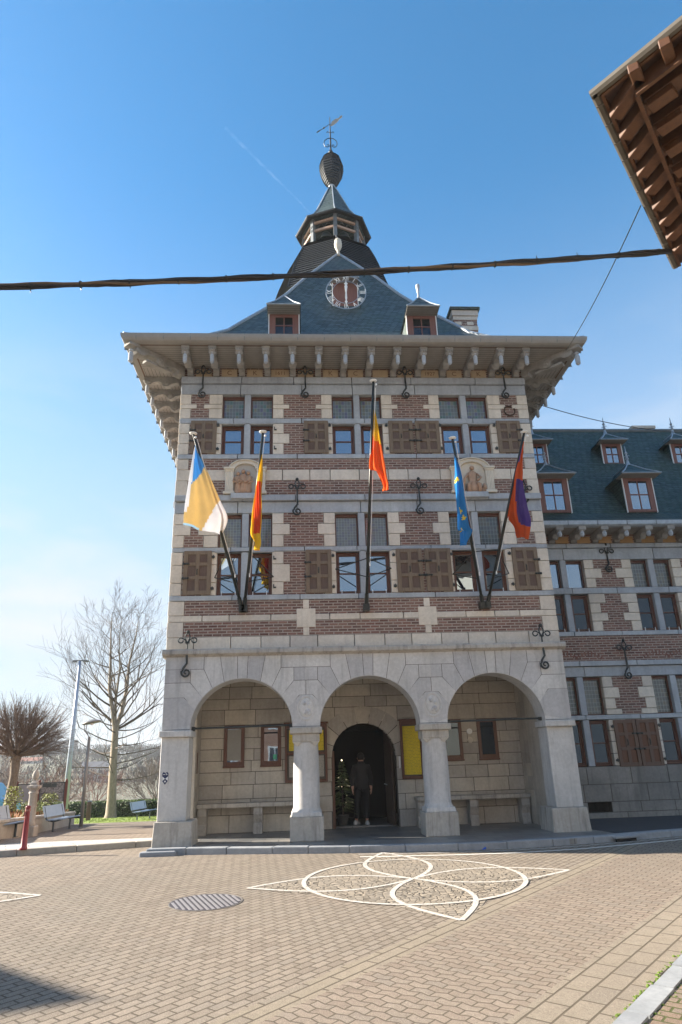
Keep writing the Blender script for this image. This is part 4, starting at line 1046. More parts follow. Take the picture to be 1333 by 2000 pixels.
# ---- niches with relief figures
def niche(cx, w, kind):
    n = MB(); h = w/2; z0 = 8.335
    for s in (-1, 1):
        x = cx+s*(h-.13); n.box(x-.15, x+.15, -.16, .03, z0, z0+.07)
        for k in range(5): n.tube([(x-.088+.044*k, -.09, z0+.07), (x-.088+.044*k, -.09, z0+.68)], .026, 6)
        n.box(x-.11, x+.11, -.085, .03, z0+.07, z0+.68); n.box(x-.13, x+.13, -.13, .03, z0+.66, z0+.71); n.box(x-.15, x+.15, -.16, .03, z0+.71, z0+.77)
    ro, ri = h-.10, h-.27
    zb = z0+.77; k = .44
    for i in range(14):
        a0, a1 = math.pi*i/14, math.pi*(i+1)/14
        for (r0, r1, yy) in ((ri, ro*.93, -.11), (ro*.93, ro, -.15)):
            n.prism([(cx+r*math.cos(a), zb-.06+r*math.sin(a)*kk) for r, a, kk in ((r0, a0, .62 if r0 == ri else .62), (r1, a0, .64), (r1, a1, .64), (r0, a1, .62))], yy, .03, 'y')
    N = fixn(obj('niche', n, M['nichest'], HALL, bevel=.004))
    bk_ = MB(); bk_.box(cx-h+.2, cx+h-.2, -.03, .02, z0, zb+.16); obj('niche_back', bk_, plain('niche_back', (.42, .40, .37), .9, .1) if kind == 1 else M['nichest'], N)
    bl2 = MB(); bl2.box(cx-.36, cx+.36, -.20, .0, 8.18, 8.335); obj('niche_plinth', bl2, M['blue'], N, bevel=.01)
    f = MB(); f.smooth = True; r_ = random.Random(kind)
    def fig(x, z, s, seat=False):
        if not seat:
            f.lathe([(.085*s, 0), (.10*s, .12*s), (.085*s, .30*s), (.10*s, .44*s), (.095*s, .52*s), (.04*s, .56*s)], (x, -.06, z), 8, sy=.7)
            f.sphere((x, -.085, z+.62*s), .055*s, 8, 6)
            f.tube([(x-.10*s, -.08, z+.50*s), (x-.13*s, -.12, z+.38*s), (x-.03*s, -.15, z+.33*s)], .028*s, 6); f.tube([(x+.10*s, -.08, z+.50*s), (x+.12*s, -.12, z+.36*s), (x+.02*s, -.15, z+.30*s)], .028*s, 6)
        else:
            f.lathe([(.17*s, 0), (.19*s, .10*s), (.17*s, .24*s), (.11*s, .30*s), (.12*s, .45*s), (.11*s, .55*s), (.04*s, .60*s)], (x, -.06, z), 8, sy=.6)
            f.sphere((x, -.09, z+.67*s), .06*s, 8, 6); f.tube([(x-.08*s, -.12, z+.26*s), (x-.14*s, -.19, z+.20*s), (x-.12*s, -.17, z)], .045*s, 6); f.tube([(x+.08*s, -.12, z+.26*s), (x+.14*s, -.19, z+.20*s), (x+.13*s, -.17, z)], .045*s, 6)
            f.tube([(x-.11*s, -.08, z+.52*s), (x-.22*s, -.12, z+.36*s), (x-.26*s, -.10, z+.10*s)], .03*s, 6); f.tube([(x+.11*s, -.08, z+.52*s), (x+.20*s, -.13, z+.40*s), (x+.10*s, -.17, z+.30*s)], .03*s, 6)
    if kind == 1:
        for dx, s in ((-.14, .95), (.0, 1.05), (.13, .98)): fig(cx-.05+dx, 8.34, s)
        f.sphere((cx-.20, -.1, 8.38), .06, 7, 5)
    else:
        fig(cx, 8.34, 1.08, True)
        for dx in (-.30, .24, .32): f.sphere((cx+dx, -.08, 8.40), .08, 7, 5, (1, .6, 1.3))
        f.lathe([(.05, 0), (.07, .1), (.02, .2)], (cx+.30, -.08, 8.42), 7)
    obj('relief_figure', f, M['relief'], N)
niche(-3.07, 1.10, 1); niche(3.08, 1.20, 2)
# small fixtures
fa = MB(); fa.cbox((2.62, PB-.05, 3.45), (.17, .08, .14)); fao = obj('alarm_box', fa, plain('red_alarm', (.25, .03, .03), .4), HALL, bevel=.01)
fa = MB(); fa.box(2.56, 2.68, PB-.10, PB-.091, 3.41, 3.49); obj('alarm_cover', fa, M['white'], fao)
for z, c in ((2.30, 'white'), (2.08, 'nichest')):
    d = MB(); d.lathe([(.075, 0), (.075, .02), (.05, .03), (.001, .03)], (0, 0, 0), 16); d.v = [(2.93+p[0], PB-.014-p[2], z+p[1]) for p in d.v]; obj('wall_plaque', d, M[c], HALL)
vl = MB(); vl.box(-4.285, -4.27, 1.7, 1.76, 1.45, 1.95); obj('letter_slot', vl, M['frame'], HALL)
# ------------------------------------------------------------------ lower wing to the right
WING = thing('hall_wing', 'lower brick wing with dark slate roof and two rows of dormers, right of the arcade', 'building', (4.93, 2.6, 0))
wb_, wc_, wl_ = MB(), MB(), MB()
WX0, WX1, WY = 4.925, 15.3, 2.6
WWC = [6.34, 9.09, 11.84, 14.59]
wrows = [(.9, 1.3, 'skip'), (1.30, 1.62, 'win', 0, .30, .30), (1.62, 1.93, 'win', 0, .50, .50), (1.93, 2.22, 'win', 0, .30, .30), (2.22, 2.52, 'win', 0, .50, .50), (2.52, 2.65, 'blue', .012),
         (2.65, 2.80, 'win', 0, .46, .46), (2.80, 3.10, 'win', 0, .30, .30), (3.10, 3.40, 'win', 0, .46, .46), (3.40, 3.70, 'win', 0, .30, .30), (3.70, 3.99, 'blue', .006), (3.99, 4.14, 'blue', .08),
         (4.14, 4.86, 'brick'), (4.86, 5.00, 'blue', .03), (5.00, 5.30, 'win', 0, .30, .30), (5.30, 5.54, 'win', 0, .50, .50), (5.54, 5.84, 'win', 0, .32, .32), (5.84, 6.12, 'win', 0, .50, .50), (6.12, 6.31, 'blue', .012),
         (6.31, 6.60, 'win', 0, .30, .30), (6.60, 6.90, 'win', 0, .52, .52), (6.90, 7.18, 'win', 0, .30, .30), (7.18, 7.54, 'blue', .006), (7.54, 7.68, 'blue', .07), (7.68, 8.0, 'brick')]
WWO = .64
facade(WY, WX0, WX1, WWC, WWO, [r for r in wrows if r[2] != 'skip'], wb_, wc_, wl_, (False, True))
for c in WWC:
    for z0, z1 in ((1.30, 2.52), (2.65, 3.70), (5.0, 6.12), (6.31, 7.18)): wl_.box(c-.09, c+.09, WY+.012, WY+.3, z0+.002, z1-.002)
wb_.box(WX1-.34, WX1, WY+.345, 9.5, 0, 8.0)
obj_split('brickwork', wb_, M['brick'], WING); obj_split('stone_dressing', wc_, M['cream'], WING, .006); obj_split('blue_stone_band', wl_, M['blue'], WING, .008)
pl = MB(); vx = (6.05, 6.70)
pl.box(WX0, vx[0], WY-.02, WY+.34, -.1, 1.29); pl.box(vx[1], WX1, WY-.02, WY+.34, -.1, 1.29); pl.box(*vx, WY-.02, WY+.34, .40, 1.29); pl.box(*vx, WY-.02, WY+.34, -.1, .14)
pli = obj('plinth', pl, M['joint'], WING); pb = MB()
for z0, z1, ln in ((-.1, .14, 1.1), (.40, .84, .95), (.84, 1.295, 1.15)): blocks(pb, WX0, WX1, z0, z1, WY-.034, WY+.02, ln)
blocks(pb, WX0, vx[0], .14, .40, WY-.034, WY+.02, .9); blocks(pb, vx[1], WX1, .14, .40, WY-.034, WY+.02, 1.0)
obj('plinth_block', pb, M['wingbase'], pli, bevel=.006)
vt = MB(); vt.box(vx[0], vx[1], WY+.2, WY+.22, .14, .40)
for i in range(7): vt.tube([(vx[0]+.08+.08*i, WY+.1, .13), (vx[0]+.08+.08*i, WY+.1, .41)], .008, 5)
obj('cellar_vent', vt, M['dark'], WING)
ib = MB(); ib.box(WX0+.02, WX1-.02, WY+.36, WY+.40, .4, 8.0); obj('inner_wall', ib, M['dark'], WING)
M['archb'] = plain('arch_brick', (.19, .095, .075), .9, .2, 9, isl=.2)
# relieving arches of brick over the ground-floor windows
for c in WWC:
    for s in (-1, 1):
        m = c + s*.36; ra = MB()
        for k in range(13):
            a = R(35 + 110*k/12); r0, r1 = .56, .68
            cx, cz = m, 4.16-.42
            p = [(cx+r0*math.cos(a-.028), cz+r0*math.sin(a-.028)), (cx+r0*math.cos(a+.028), cz+r0*math.sin(a+.028)), (cx+r1*math.cos(a+.032), cz+r1*math.sin(a+.032)), (cx+r1*math.cos(a-.032), cz+r1*math.sin(a-.032))]
            if min(q[1] for q in p) > 4.145: ra.prism(p, WY-.006, WY+.02, 'y')
        fixn(obj('brick_arch', ra, M['archb'], WING))
for i, c in enumerate(WWC[:3]):
    for s in (-1, 1):
        a, b = sorted((c+s*.09, c+s*WWO))
        w1 = window(WING, a, b, 1.30, 2.52, WY, 'low', M['glassd'])
        q = MB(); q.box(a+.10, b-.10, WY+.196, WY+.204, 1.40, 1.95); obj('net_curtain', q, M['glasswh'], w1)
        window(WING, a, b, 2.65, 3.70, WY, 'top', M['lead3'])
        window(WING, a, b, 5.0, 6.12, WY, 'low', M['glassd'], True)
        window(WING, a, b, 6.31, 7.18, WY, 'top', M['lead3'] if i else M['glass'])
for a, b, hg in ((7.10, 7.72, 7.06), (7.74, 8.36, 8.40), (9.85, 10.47, 9.80), (10.49, 11.11, 11.15)): shutter(WING, a, b, 1.27, 2.50, WY, hg, M['shutw'], M['shutwp'])
anchor(WING, 7.74, 7.36, .60, WY-.03, True)
anchor(WING, 7.74, 4.42, .88, WY-.11)
# wing eaves
WOV = .9; so_ = MB(); so_.box(WX0+.0, WX1+.3, WY-WOV+.1, WY-.001, 7.985, 8.0); obj('soffit', so_, M['soffit'], WING)
wprof = [(0, 7.98), (0, 7.70), (-.10, 7.70), (-.14, 7.78), (-.24, 7.74), (-.34, 7.71), (-.42, 7.75), (-.46, 7.83), (-.56, 7.86), (-.66, 7.84), (-.72, 7.80), (-.80, 7.84), (-.82, 7.90), (-.84, 7.98)]
cb = MB(); cb.prism(wprof, -.085, .085, 'x'); cb.box(-.11, .11, -.85, -.66, 7.87, 7.98); cb.sphere((0, -.36, 7.78), .10, 8, 5, (1.0, .8, .8))
w0 = fixn(obj('corbel', cb, M['carved'], WING)); pm = MB(); pm.lathe([(.01, -.20), (.06, -.17), (.075, -.10), (.05, -.04), (.06, -.02), (.05, 0)], (0, -.76, 7.87), 8)
wp = fixn(obj('pendant', pm, M['blue'], None)); wp.parent = w0; wp.matrix_parent_inverse = Matrix.Identity(4)
for i in range(13):
    x = 5.38 + .68*i
    if i == 0: w0.location = Vector((x, WY, 0))
    else:
        c = w0.copy(); COL.objects.link(c); c.location = (x, WY, 0); p = wp.copy(); COL.objects.link(p); p.parent = c; p.matrix_parent_inverse = Matrix.Identity(4)
for i in range(12):
    p = MB(); x = 5.38+.68*(i+.5); p.box(x-.2, x+.2, WY-.03, WY+.02, 7.70, 7.90); obj('frieze_panel', p, plain('ochre_panel', (.42, .26, .12), .9, .1) if i == 0 else bpy.data.materials['ochre_panel'], WING)
gt = MB(); gt.prism([(WY-WOV, 8.14), (WY-WOV+.01, 8.02), (WY-WOV+.07, 7.975), (WY-WOV+.2, 7.975), (WY-WOV+.2, 8.14)], WX0, WX1+.3, 'x')
gw = fixn(obj('gutter', gt, M['lead'], WING))
st = MB()
for i in range(11): st.box(5.4+i*.9, 5.42+i*.9, WY-WOV-.006, WY-WOV+.02, 8.0, 8.145)
obj('gutter_seam', st, M['zincd'], gw)
wr = MB(); RW = [(WY-WOV+.05, 8.14), (2.1, 8.33), (2.55, 8.66), (3.0, 9.26), (5.70, 13.12)]
wr.grid([[(WX0, y, z) for y, z in RW], [(WX1+.3, y, z) for y, z in RW]]); wr.grid([[(WX0, 5.7, 13.12), (WX0, 9.6, 8.1)], [(WX1+.3, 5.7, 13.12), (WX1+.3, 9.6, 8.1)]])
wro = obj('roof', wr, M['slate2'], WING); fixn(wro)
rd = MB(); rd.tube([(WX0, 5.7, 13.14), (WX1+.3, 5.7, 13.14)], .07, 6); obj('ridge_cap', rd, M['zincd'], wro)
for cx in (6.34, 9.09, 11.84): dormer(WING, cx, 2.5, 8.68, 9.82, .94, .40, .62, 2.6, M['slate2'], M['dormerwood'], M['glass'], 'spike', .17, .60)
for cx in (6.72, 9.42, 11.95): dormer(WING, cx, 4.35, 11.10, 11.92, .70, .34, .50, 2.0, M['slate2'], M['dormerwood'], M['glass'], 'spike', .15, .42)
wch = MB(); wch.box(11.3, 12.1, 6.0, 6.7, 12.4, 13.38); wch.box(11.23, 12.17, 5.93, 6.77, 13.38, 13.48); obj('chimney', wch, M['cream'], WING)

# ------------------------------------------------------------------ flags on slanting poles
def flagpole(nm, label, base, top, r=.038):
    t = thing('flag', label, 'flag', base, 'flags on poles along the hall front')
    p = MB(); b, e = Vector(base), Vector(top); p.tube([b, b.lerp(e, .5), e], [r, r*.95, r*.75], 10); obj('pole', p, M['black'], t, True)
    f = MB(); f.lathe([(.03, -.01), (.088, .012), (.092, .022), (.05, .04), (.02, .045)], e, 14); obj('finial', f, M['white'], t, True)
    k = MB(); k.cbox((b.x, b.y+.03, b.z-.02), (.15, .22, .16)); k.tube([b + Vector((0, .02, -.04)), b + (e-b)*.06], r*1.35, 8); obj('socket', k, M['black'], t)
    c = MB(); q = [b.lerp(e, f_) + Vector((.055, -.03, 0)) for f_ in (.18, .5, .97)]; c.tube(q, .008, 4); c.cbox(b.lerp(e, .19) + Vector((.05, -.03, 0)), (.03, .03, .09)); c.sphere(e + Vector((.06, -.03, -.10)), .03, 6, 4); obj('halyard', c, M['white'], t)
    return t
def cloth(t, rows, colour, mats, folds=5, amp=.05, nu=36, nv=54, phase=0.0):
    mb = MB(); k = len(rows)-1; grid = []
    cuv = []
    for i in range(nv+1):
        f = i/nv*k; a = min(int(f), k-1); g = f-a
        def ip(side):
            p0, p1 = rows[max(a-1, 0)][side], rows[a][side]; p2, p3 = rows[a+1][side], rows[min(a+2, k)][side]
            return Vector([.5*((2*p1[d]) + (-p0[d]+p2[d])*g + (2*p0[d]-5*p1[d]+4*p2[d]-p3[d])*g*g + (-p0[d]+3*p1[d]-3*p2[d]+p3[d])*g**3) for d in range(3)])
        Lp, Rp = ip(0), ip(1); row = []
        for j in range(nu+1):
            u = j/nu; p = Lp.lerp(Rp, u); v = i/nv
            wv = (math.sin(u*folds*math.pi + phase + v*1.5) + .45*math.sin(u*folds*7.3 - v*4 + phase*2) + .3*math.sin(u*5 + v*11 + phase)) * amp * min(1, v*3+.15) * math.sin(math.pi*min(1, max(0, u*.98+.01)))**.5
            d = (Rp-Lp); nrm = Vector((d.y, -d.x, 0)); nrm = nrm.normalized() if nrm.length > 1e-5 else Vector((0, -1, 0))
            row.append(p + nrm*wv + Vector((0, 0, .02*math.sin(u*9+phase)*v)))
        grid.append(row)
    vs = [p for r in grid for p in r]; n = nu+1
    o = len(mb.v); mb.v += [tuple(p) for p in vs]
    for i in range(nv):
        for j in range(nu):
            a, b, c, d = (i*n+j, i*n+j+1, (i+1)*n+j+1, (i+1)*n+j); mb.f.append((a, b, c, d)); ce = (vs[a]+vs[c])*.5
            mb.m.append(colour(ce.x, ce.z, (j+.5)/nu, (i+.5)/nv)); mb.sm.append(True)
    return obj('cloth', mb, mats, t, False, 0, .006)
def fabric(name, col, tr=.45):
    t = NT(name); p = t.pos(); n = t.noise(p, 4, 4)
    c = t.mixc(n, tuple(x*.88 for x in col), tuple(min(1, x*1.1) for x in col))
    d = t.n('BsdfDiffuse', {'Color': c}).outputs[0]; x = t.n('BsdfTranslucent', {'Color': c}).outputs[0]
    m = t.n('MixShader', {0: tr, 1: d, 2: x}); t.t.links.new(m.outputs[0], t.out.inputs[0]); return t.mat
FB = {k: fabric('flag_'+k, c) for k, c in dict(blue=(.13, .40, .70), yellow=(.70, .57, .31), white=(.76, .77, .80), paleblue=(.50, .68, .80), gold=(.85, .55, .04), red=(.75, .10, .035), orange=(.82, .16, .04), eublue=(.05, .30, .66), eulight=(.35, .58, .82), star=(.90, .75, .10), black=(.03, .03, .03), purple=(.13, .08, .28), vermilion=(.70, .13, .04)).items()}
LB, MBs, RB = (-3.08, -.15, 5.29), (0.02, -.15, 5.26), (3.04, -.15, 5.27)
t1 = flagpole('f', 'blue, yellow and white flag spread wide on the far left pole', LB, (-4.10, -2.40, 8.94))
def side(x, z, p, q): return (q[0]-p[0])*(z-p[1]) - (q[1]-p[1])*(x-p[0])
def c1(x, z, u, v):
    if v > .955 and u < .42: return 3
    if u < .15 - .10*v and .06 < v < .86: return 2  # white edge: the sunlit translucent fold put into the cloth colour
    if side(x, z, (-3.87, 8.25), (-4.17, 7.74)) < 0 and x < -3.4 and z > 7.6: return 0
    if side(x, z, (-3.56, 7.55), (-3.93, 6.84)) > 0: return 2
    return 1
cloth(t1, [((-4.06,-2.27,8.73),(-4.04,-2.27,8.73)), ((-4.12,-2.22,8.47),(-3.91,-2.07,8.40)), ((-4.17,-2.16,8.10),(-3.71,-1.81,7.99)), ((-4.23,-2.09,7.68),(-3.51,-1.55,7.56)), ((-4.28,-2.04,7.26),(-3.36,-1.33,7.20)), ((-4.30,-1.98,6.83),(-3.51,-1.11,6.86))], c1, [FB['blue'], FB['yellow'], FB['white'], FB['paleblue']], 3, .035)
t2 = flagpole('f', 'folded yellow flag with a red patch on the second pole from the left', (LB[0]+.06, LB[1], LB[2]), (-2.48, -2.40, 8.98))
def c2(x, z, u, v):
    if .26 < v < .70 and u > .42 + .2*abs(v-.5) and u < .95: return 1
    return 0
cloth(t2, [((-2.53,-2.13,8.53),(-2.50,-2.13,8.53)), ((-2.58,-1.95,8.25),(-2.51,-2.08,8.19)), ((-2.64,-1.76,7.93),(-2.53,-2.04,7.82)), ((-2.72,-1.5,7.51),(-2.53,-1.97,7.33)), ((-2.77,-1.27,7.13),(-2.54,-1.91,6.91)), ((-2.81,-1.12,6.87),(-2.55,-1.87,6.62)), ((-2.72,-1.01,6.70),(-2.54,-1.85,6.43)), ((-2.70,-.95,6.54),(-2.58,-1.82,6.27))], c2, [FB['gold'], FB['red']], 7, .055, 40, 60, .6)
t3 = flagpole('f', 'yellow over orange-red flag hanging high on the tall middle pole', MBs, (.20, -2.40, 10.37))
def c3(x, z, u, v): return 0 if z > 9.03 - .35*(u-.4) else 1
cloth(t3, [((.22,-2.12,9.74),(.24,-2.12,9.74)), ((.19,-1.97,9.40),(.30,-2.09,9.34)), ((.15,-1.77,8.94),(.37,-2.04,8.78)), ((.11,-1.54,8.41),(.43,-1.98,8.36)), ((.27,-1.52,8.36),(.47,-1.97,8.03)), ((.41,-1.39,8.07),(.50,-1.94,7.84)), ((.46,-1.32,7.92),(.46,-1.92,7.69))], c3, [FB['gold'], FB['orange']], 4, .05, 36, 54, 1.2)
t4 = flagpole('f', 'folded blue flag with yellow stars on the pole before the seated relief', (RB[0]-.06, RB[1], RB[2]), (2.03, -2.40, 8.81))
STARS = [(2.19, 7.17), (2.28, 7.02), (2.13, 7.88), (2.21, 6.72)]
def c4(x, z, u, v):
    for sx, sz in STARS:
        dx, dz = x-sx, z-sz; r = math.hypot(dx, dz)
        if r < .062 and r < .030 + .032*abs(math.cos(2.5*(math.atan2(dz, dx)-1.57))): return 1
    return 0
cloth(t4, [((2.09,-2.19,8.49),(2.12,-2.19,8.49)), ((2.11,-2.14,8.08),(2.24,-1.98,8.15)), ((2.10,-2.07,7.58),(2.33,-1.71,7.72)), ((2.09,-2.0,7.09),(2.45,-1.44,7.29)), ((2.07,-1.95,6.68),(2.54,-1.23,6.97)), ((2.17,-1.93,6.62),(2.57,-1.16,6.86)), ((2.20,-1.91,6.33),(2.36,-1.05,6.56))], c4, [FB['eublue'], FB['star']], 5, .07, 60, 110, .3)
t5 = flagpole('f', 'orange-red and purple flag on the far right pole, pole half hidden', (RB[0]+.06, RB[1], RB[2]), (3.80, -2.40, 8.97))
def c5(x, z, u, v):
    if v < .18: return 1 if u < .5 else 0
    if v > .80: return 0
    return 1 if u > .46 + .1*(v-.5) and v > .36 else 0
cloth(t5, [((3.78,-2.29,8.79),(3.81,-2.29,8.79)), ((3.70,-2.08,8.44),(3.74,-2.24,8.37)), ((3.66,-1.95,8.23),(3.70,-2.2,7.98)), ((3.58,-1.72,7.85),(3.70,-2.15,7.67)), ((3.48,-1.39,7.30),(3.77,-2.06,7.18)), ((3.52,-1.29,7.15),(3.81,-2.04,6.87)), ((3.68,-1.18,6.97),(3.76,-2.01,6.62)), ((3.74,-1.06,6.77),(3.70,-1.98,6.42))], c5, [FB['vermilion'], FB['purple']], 4, .05, 40, 60, 2.2)
# braces between poles and wall
def brace(pts_list):
    b = MB()
    for p in pts_list: b.tube(p, .013, 6)
    return obj('pole_brace', b, M['black'], HALL)
def on(b, e, f): return tuple(Vector(b).lerp(Vector(e), f))
P1, P2, P4, P5 = on(LB, (-4.10, -2.40, 8.94), .33), on(LB, (-2.48, -2.40, 8.98), .33), on(RB, (2.03, -2.40, 8.81), .33), on(RB, (3.80, -2.40, 8.97), .33)
for a, b, c in ((P1, P2, -3.05), (P4, P5, 3.05)):
    brace([[a, b], [a, (c-.74, -.01, 6.10)], [b, (c+.74, -.01, 6.10)], [(c-.74, -.01, 6.10), (a[0]+.12, a[1]*.55, 5.85)], [(c+.74, -.01, 6.10), (b[0]-.08, b[1]*.55, 5.85)]])
p3 = on(MBs, (.2, -2.4, 10.37), .22); brace([[p3, (-.72, -.01, 6.28)], [p3, (.72, -.01, 6.28)], [(-.72, -.01, 6.28), (.04, -.55, 5.92)], [(.72, -.01, 6.28), (.04, -.55, 5.92)]])

# ------------------------------------------------------------------ notice boards, plaques, people at the door
def board(label, x0, x1, z0, z1, split):
    t = thing('notice_board', label, 'notice board', ((x0+x1)/2, PB, z0))
    f = MB(); y0, y1 = PB-.11, PB-.016
    for a, b, c, d in ((x0, x0+.06, z0, z1), (x1-.06, x1, z0, z1), (x0+.06, x1-.06, z1-.10, z1), (x0+.06, x1-.06, z0, z0+.07)): f.box(a, b, y0, y1, c, d)
    if split: f.box(x0+.06, x1-.06, y0+.002, y1, split-.03, split+.03)
    f.box(x0-.03, x1+.03, y0-.03, y1, z1+.001, z1+.05); obj('frame', f, M['frame'], t, bevel=.006)
    b = MB(); b.box(x0+.06, x1-.06, y1-.03, y1-.01, z0+.07, z1-.10); obj('backing', b, M['joint'], t)
    return t, y1-.034
NT1, yb_ = board('double notice board with yellow sheet, half hidden behind the left column', -2.07, -.95, 1.15, 2.60, 1.86)
def sheet_mat(name, col, ink):
    t = NT(name); p = t.pos(); sp = t.n('SeparateXYZ', {0: p})
    row = t.math('LESS_THAN', t.math('FRACT', t.math('MULTIPLY', sp.outputs[2], 27)), .30)
    n = t.noise(t.n('Mapping', {'Vector': p, 'Scale': (30, 1, 27)}).outputs[0], 1.0, 2)
    f = t.math('MULTIPLY', row, t.math('GREATER_THAN', n, .47))
    return t.done(t.mixc(t.math('MULTIPLY', f, .55), col, ink), .5)
M['ysheet'] = sheet_mat('yellow_notice', (.62, .47, .012), (.12, .10, .02)); M['wsheet'] = sheet_mat('grey_notice', (.34, .32, .28), (.10, .10, .10))
for a, b, c, d, m in ((-1.96, -1.5, 1.93, 2.46, 'ysheet'), (-1.46, -1.04, 1.93, 2.44, 'ysheet'), (-1.96, -1.5, 1.28, 1.80, 'wsheet'), (-1.46, -1.04, 1.28, 1.80, 'wsheet')):
    s = MB(); s.box(a, b, yb_-.004, yb_, c, d); obj('notice', s, M[m], NT1)
NT2, yb_ = board('tall notice board with one yellow sheet, right of the doorway', 1.02, 1.62, 1.15, 2.61, None)
s = MB(); s.box(1.09, 1.55, yb_-.004, yb_, 1.25, 2.48); obj('notice', s, M['ysheet'], NT2)
DP = MB(); DP.box(.955, 1.0, PB-.03, PB-.016, 1.42, 1.72); setp(obj('door_plate', DP, M['white']), 'narrow white plate on the stone beside the door', 'door plate')
HS = thing('heritage_sign', 'small blue and white shield sign on the left arcade pier', 'sign', (-4.72, -.15, 1.40))
def shield(mb, cx, cz, w, h, y): mb.prism([(cx-w, cz+h*.75), (cx-w*.6, cz+h), (cx, cz+h*.82), (cx+w*.6, cz+h), (cx+w, cz+h*.75), (cx+w, cz-h*.35), (cx, cz-h), (cx-w, cz-h*.35)], y-.008, y, 'y')
q = MB(); shield(q, -4.72, 1.40, .068, .135, -.154); fixn(obj('plate', q, plain('shield_blue', (.022, .035, .09), .35), HS))
q = MB()
for poly in ([(-4.782, 1.44), (-4.782, 1.345), (-4.725, 1.39)], [(-4.658, 1.44), (-4.658, 1.345), (-4.715, 1.39)], [(-4.745, 1.33), (-4.72, 1.31), (-4.695, 1.33), (-4.72, 1.355)]): q.prism(poly, -.1655, -.163, 'y')
q.box(-4.77, -4.725, -.1655, -.163, 1.475, 1.485); q.box(-4.715, -4.68, -.1655, -.163, 1.49, 1.50); q.box(-4.71, -4.67, -.1655, -.163, 1.47, 1.48)
fixn(obj('emblem', q, M['white'], HS))

# person walking in through the door, seen from behind
def skin_body(name, verts, edges, radii, mat, parent=None, sub=2, root=0):
    me = bpy.data.meshes.new(name); me.from_pydata(verts, edges, []); o = bpy.data.objects.new(name, me); COL.objects.link(o); me.materials.append(mat)
    sk_ = o.modifiers.new('skin', 'SKIN'); sk_.use_smooth_shade = True
    for v, r in zip(me.skin_vertices[0].data, radii): v.radius = r if isinstance(r, tuple) else (r, r)
    me.skin_vertices[0].data[root].use_root = True
    sb = o.modifiers.new('sub', 'SUBSURF'); sb.levels = sub; sb.render_levels = sub
    dg = bpy.context.evaluated_depsgraph_get(); m2 = bpy.data.meshes.new_from_object(o.evaluated_get(dg)); m2.name = name
    o.modifiers.clear(); o.data = m2; bpy.data.meshes.remove(me); link_parent(o, parent); return o
PX, PY, PZ = .00, 3.0, .035
per = thing('person', 'person in black coat, black trousers and white trainers stepping through the doorway', 'person', (PX, PY, PZ))
M['skin'] = plain('skin', (.52, .30, .21), .6, .06); M['trainer'] = plain('trainer_white', (.50, .50, .49), .6, .1); M['coat'] = plain('black_coat', (.024, .022, .023), .8, .3, 5); M['trouser'] = plain('black_trousers', (.010, .010, .011), .85, .2); M['hair'] = plain('dark_hair', (.02, .015, .012), .7, .3)
V = lambda x, y, z: (PX+x, PY+y, PZ+z)
bv = [V(0,0,.95), V(0,0,1.15), V(0,.01,1.35), V(0,.01,1.46), V(0,.02,1.54), V(0,.035,1.62), V(0,.045,1.70),
      V(-.10,0,.90), V(-.14,-.02,.50), V(-.17,.10,.10), V(-.17,.02,.06), V(.09,0,.90), V(.10,.0,.50), V(.11,-.05,.09), V(.11,.06,.05),
      V(-.17,.01,1.43), V(-.235,0,1.16), V(-.255,-.05,.92), V(.17,.01,1.43), V(.235,.0,1.16), V(.25,-.04,.92), V(-.255,-.06,.86), V(.25,-.05,.86)]
be = [(0,1),(1,2),(2,3),(3,4),(4,5),(5,6),(0,7),(7,8),(8,9),(9,10),(0,11),(11,12),(12,13),(13,14),(3,15),(15,16),(16,17),(3,18),(18,19),(19,20),(17,21),(20,22)]
br = [(.11,.08),(.11,.08),(.13,.09),(.10,.08),.055,.085,.075,.06,.05,.045,.04,.06,.05,.045,.04,.075,.055,.036,.075,.055,.036,.03,.03]
body = skin_body('body', bv, be, br, M['skin'], per)
# clothes follow the body
cv = [V(0,0,.78), V(0,0,1.10), V(0,.01,1.35), V(0,.012,1.46), V(0,.02,1.525), V(-.18,.01,1.43), V(-.245,0,1.16), V(-.262,-.045,.93), V(.18,.01,1.43), V(.245,0,1.16), V(.258,-.035,.93)]
skin_body('coat', cv, [(0,1),(1,2),(2,3),(3,4),(3,5),(5,6),(6,7),(3,8),(8,9),(9,10)], [(.20,.145),(.185,.14),(.20,.145),(.14,.12),.08,.095,.075,.055,.095,.075,.055], M['coat'], per)
skin_body('trousers', [V(0,0,1.0), V(-.10,0,.84), V(-.14,-.02,.50), V(-.17,.10,.13), V(.09,0,.84), V(.10,0,.50), V(.11,-.04,.12)], [(0,1),(1,2),(2,3),(0,4),(4,5),(5,6)], [(.16,.12),.115,.09,.072,.115,.09,.072], M['trouser'], per)
hd = MB(); hd.lathe([(.035, -.115), (.06, -.10), (.078, -.05), (.086, 0), (.086, .05), (.07, .095), (.03, .122), (.002, .126)], V(0, .04, 1.665), 16, sy=1.18); hd.sphere(V(-.088, .04, 1.66), .028, 8, 6, (.45, .8, 1.2)); hd.sphere(V(.088, .04, 1.66), .028, 8, 6, (.45, .8, 1.2)); hd.sphere(V(0, .15, 1.65), .02, 8, 6, (.8, 1, 1.4)); obj('head', hd, M['skin'], per, True)
fc = MB()
for s in (-1, 1): fc.sphere(V(s*.032, .137, 1.675), .011, 8, 6)
fc.sphere(V(0, .138, 1.605), .018, 8, 5, (1.4, .5, .4)); obj('face', fc, M['hair'], per, True)
hr = MB(); hr.lathe([(.088, -.05), (.095, .02), (.097, .05), (.085, .10), (.05, .135), (.002, .142)], V(0, .026, 1.67), 16, sy=1.18); obj('hair', hr, M['hair'], per, True)
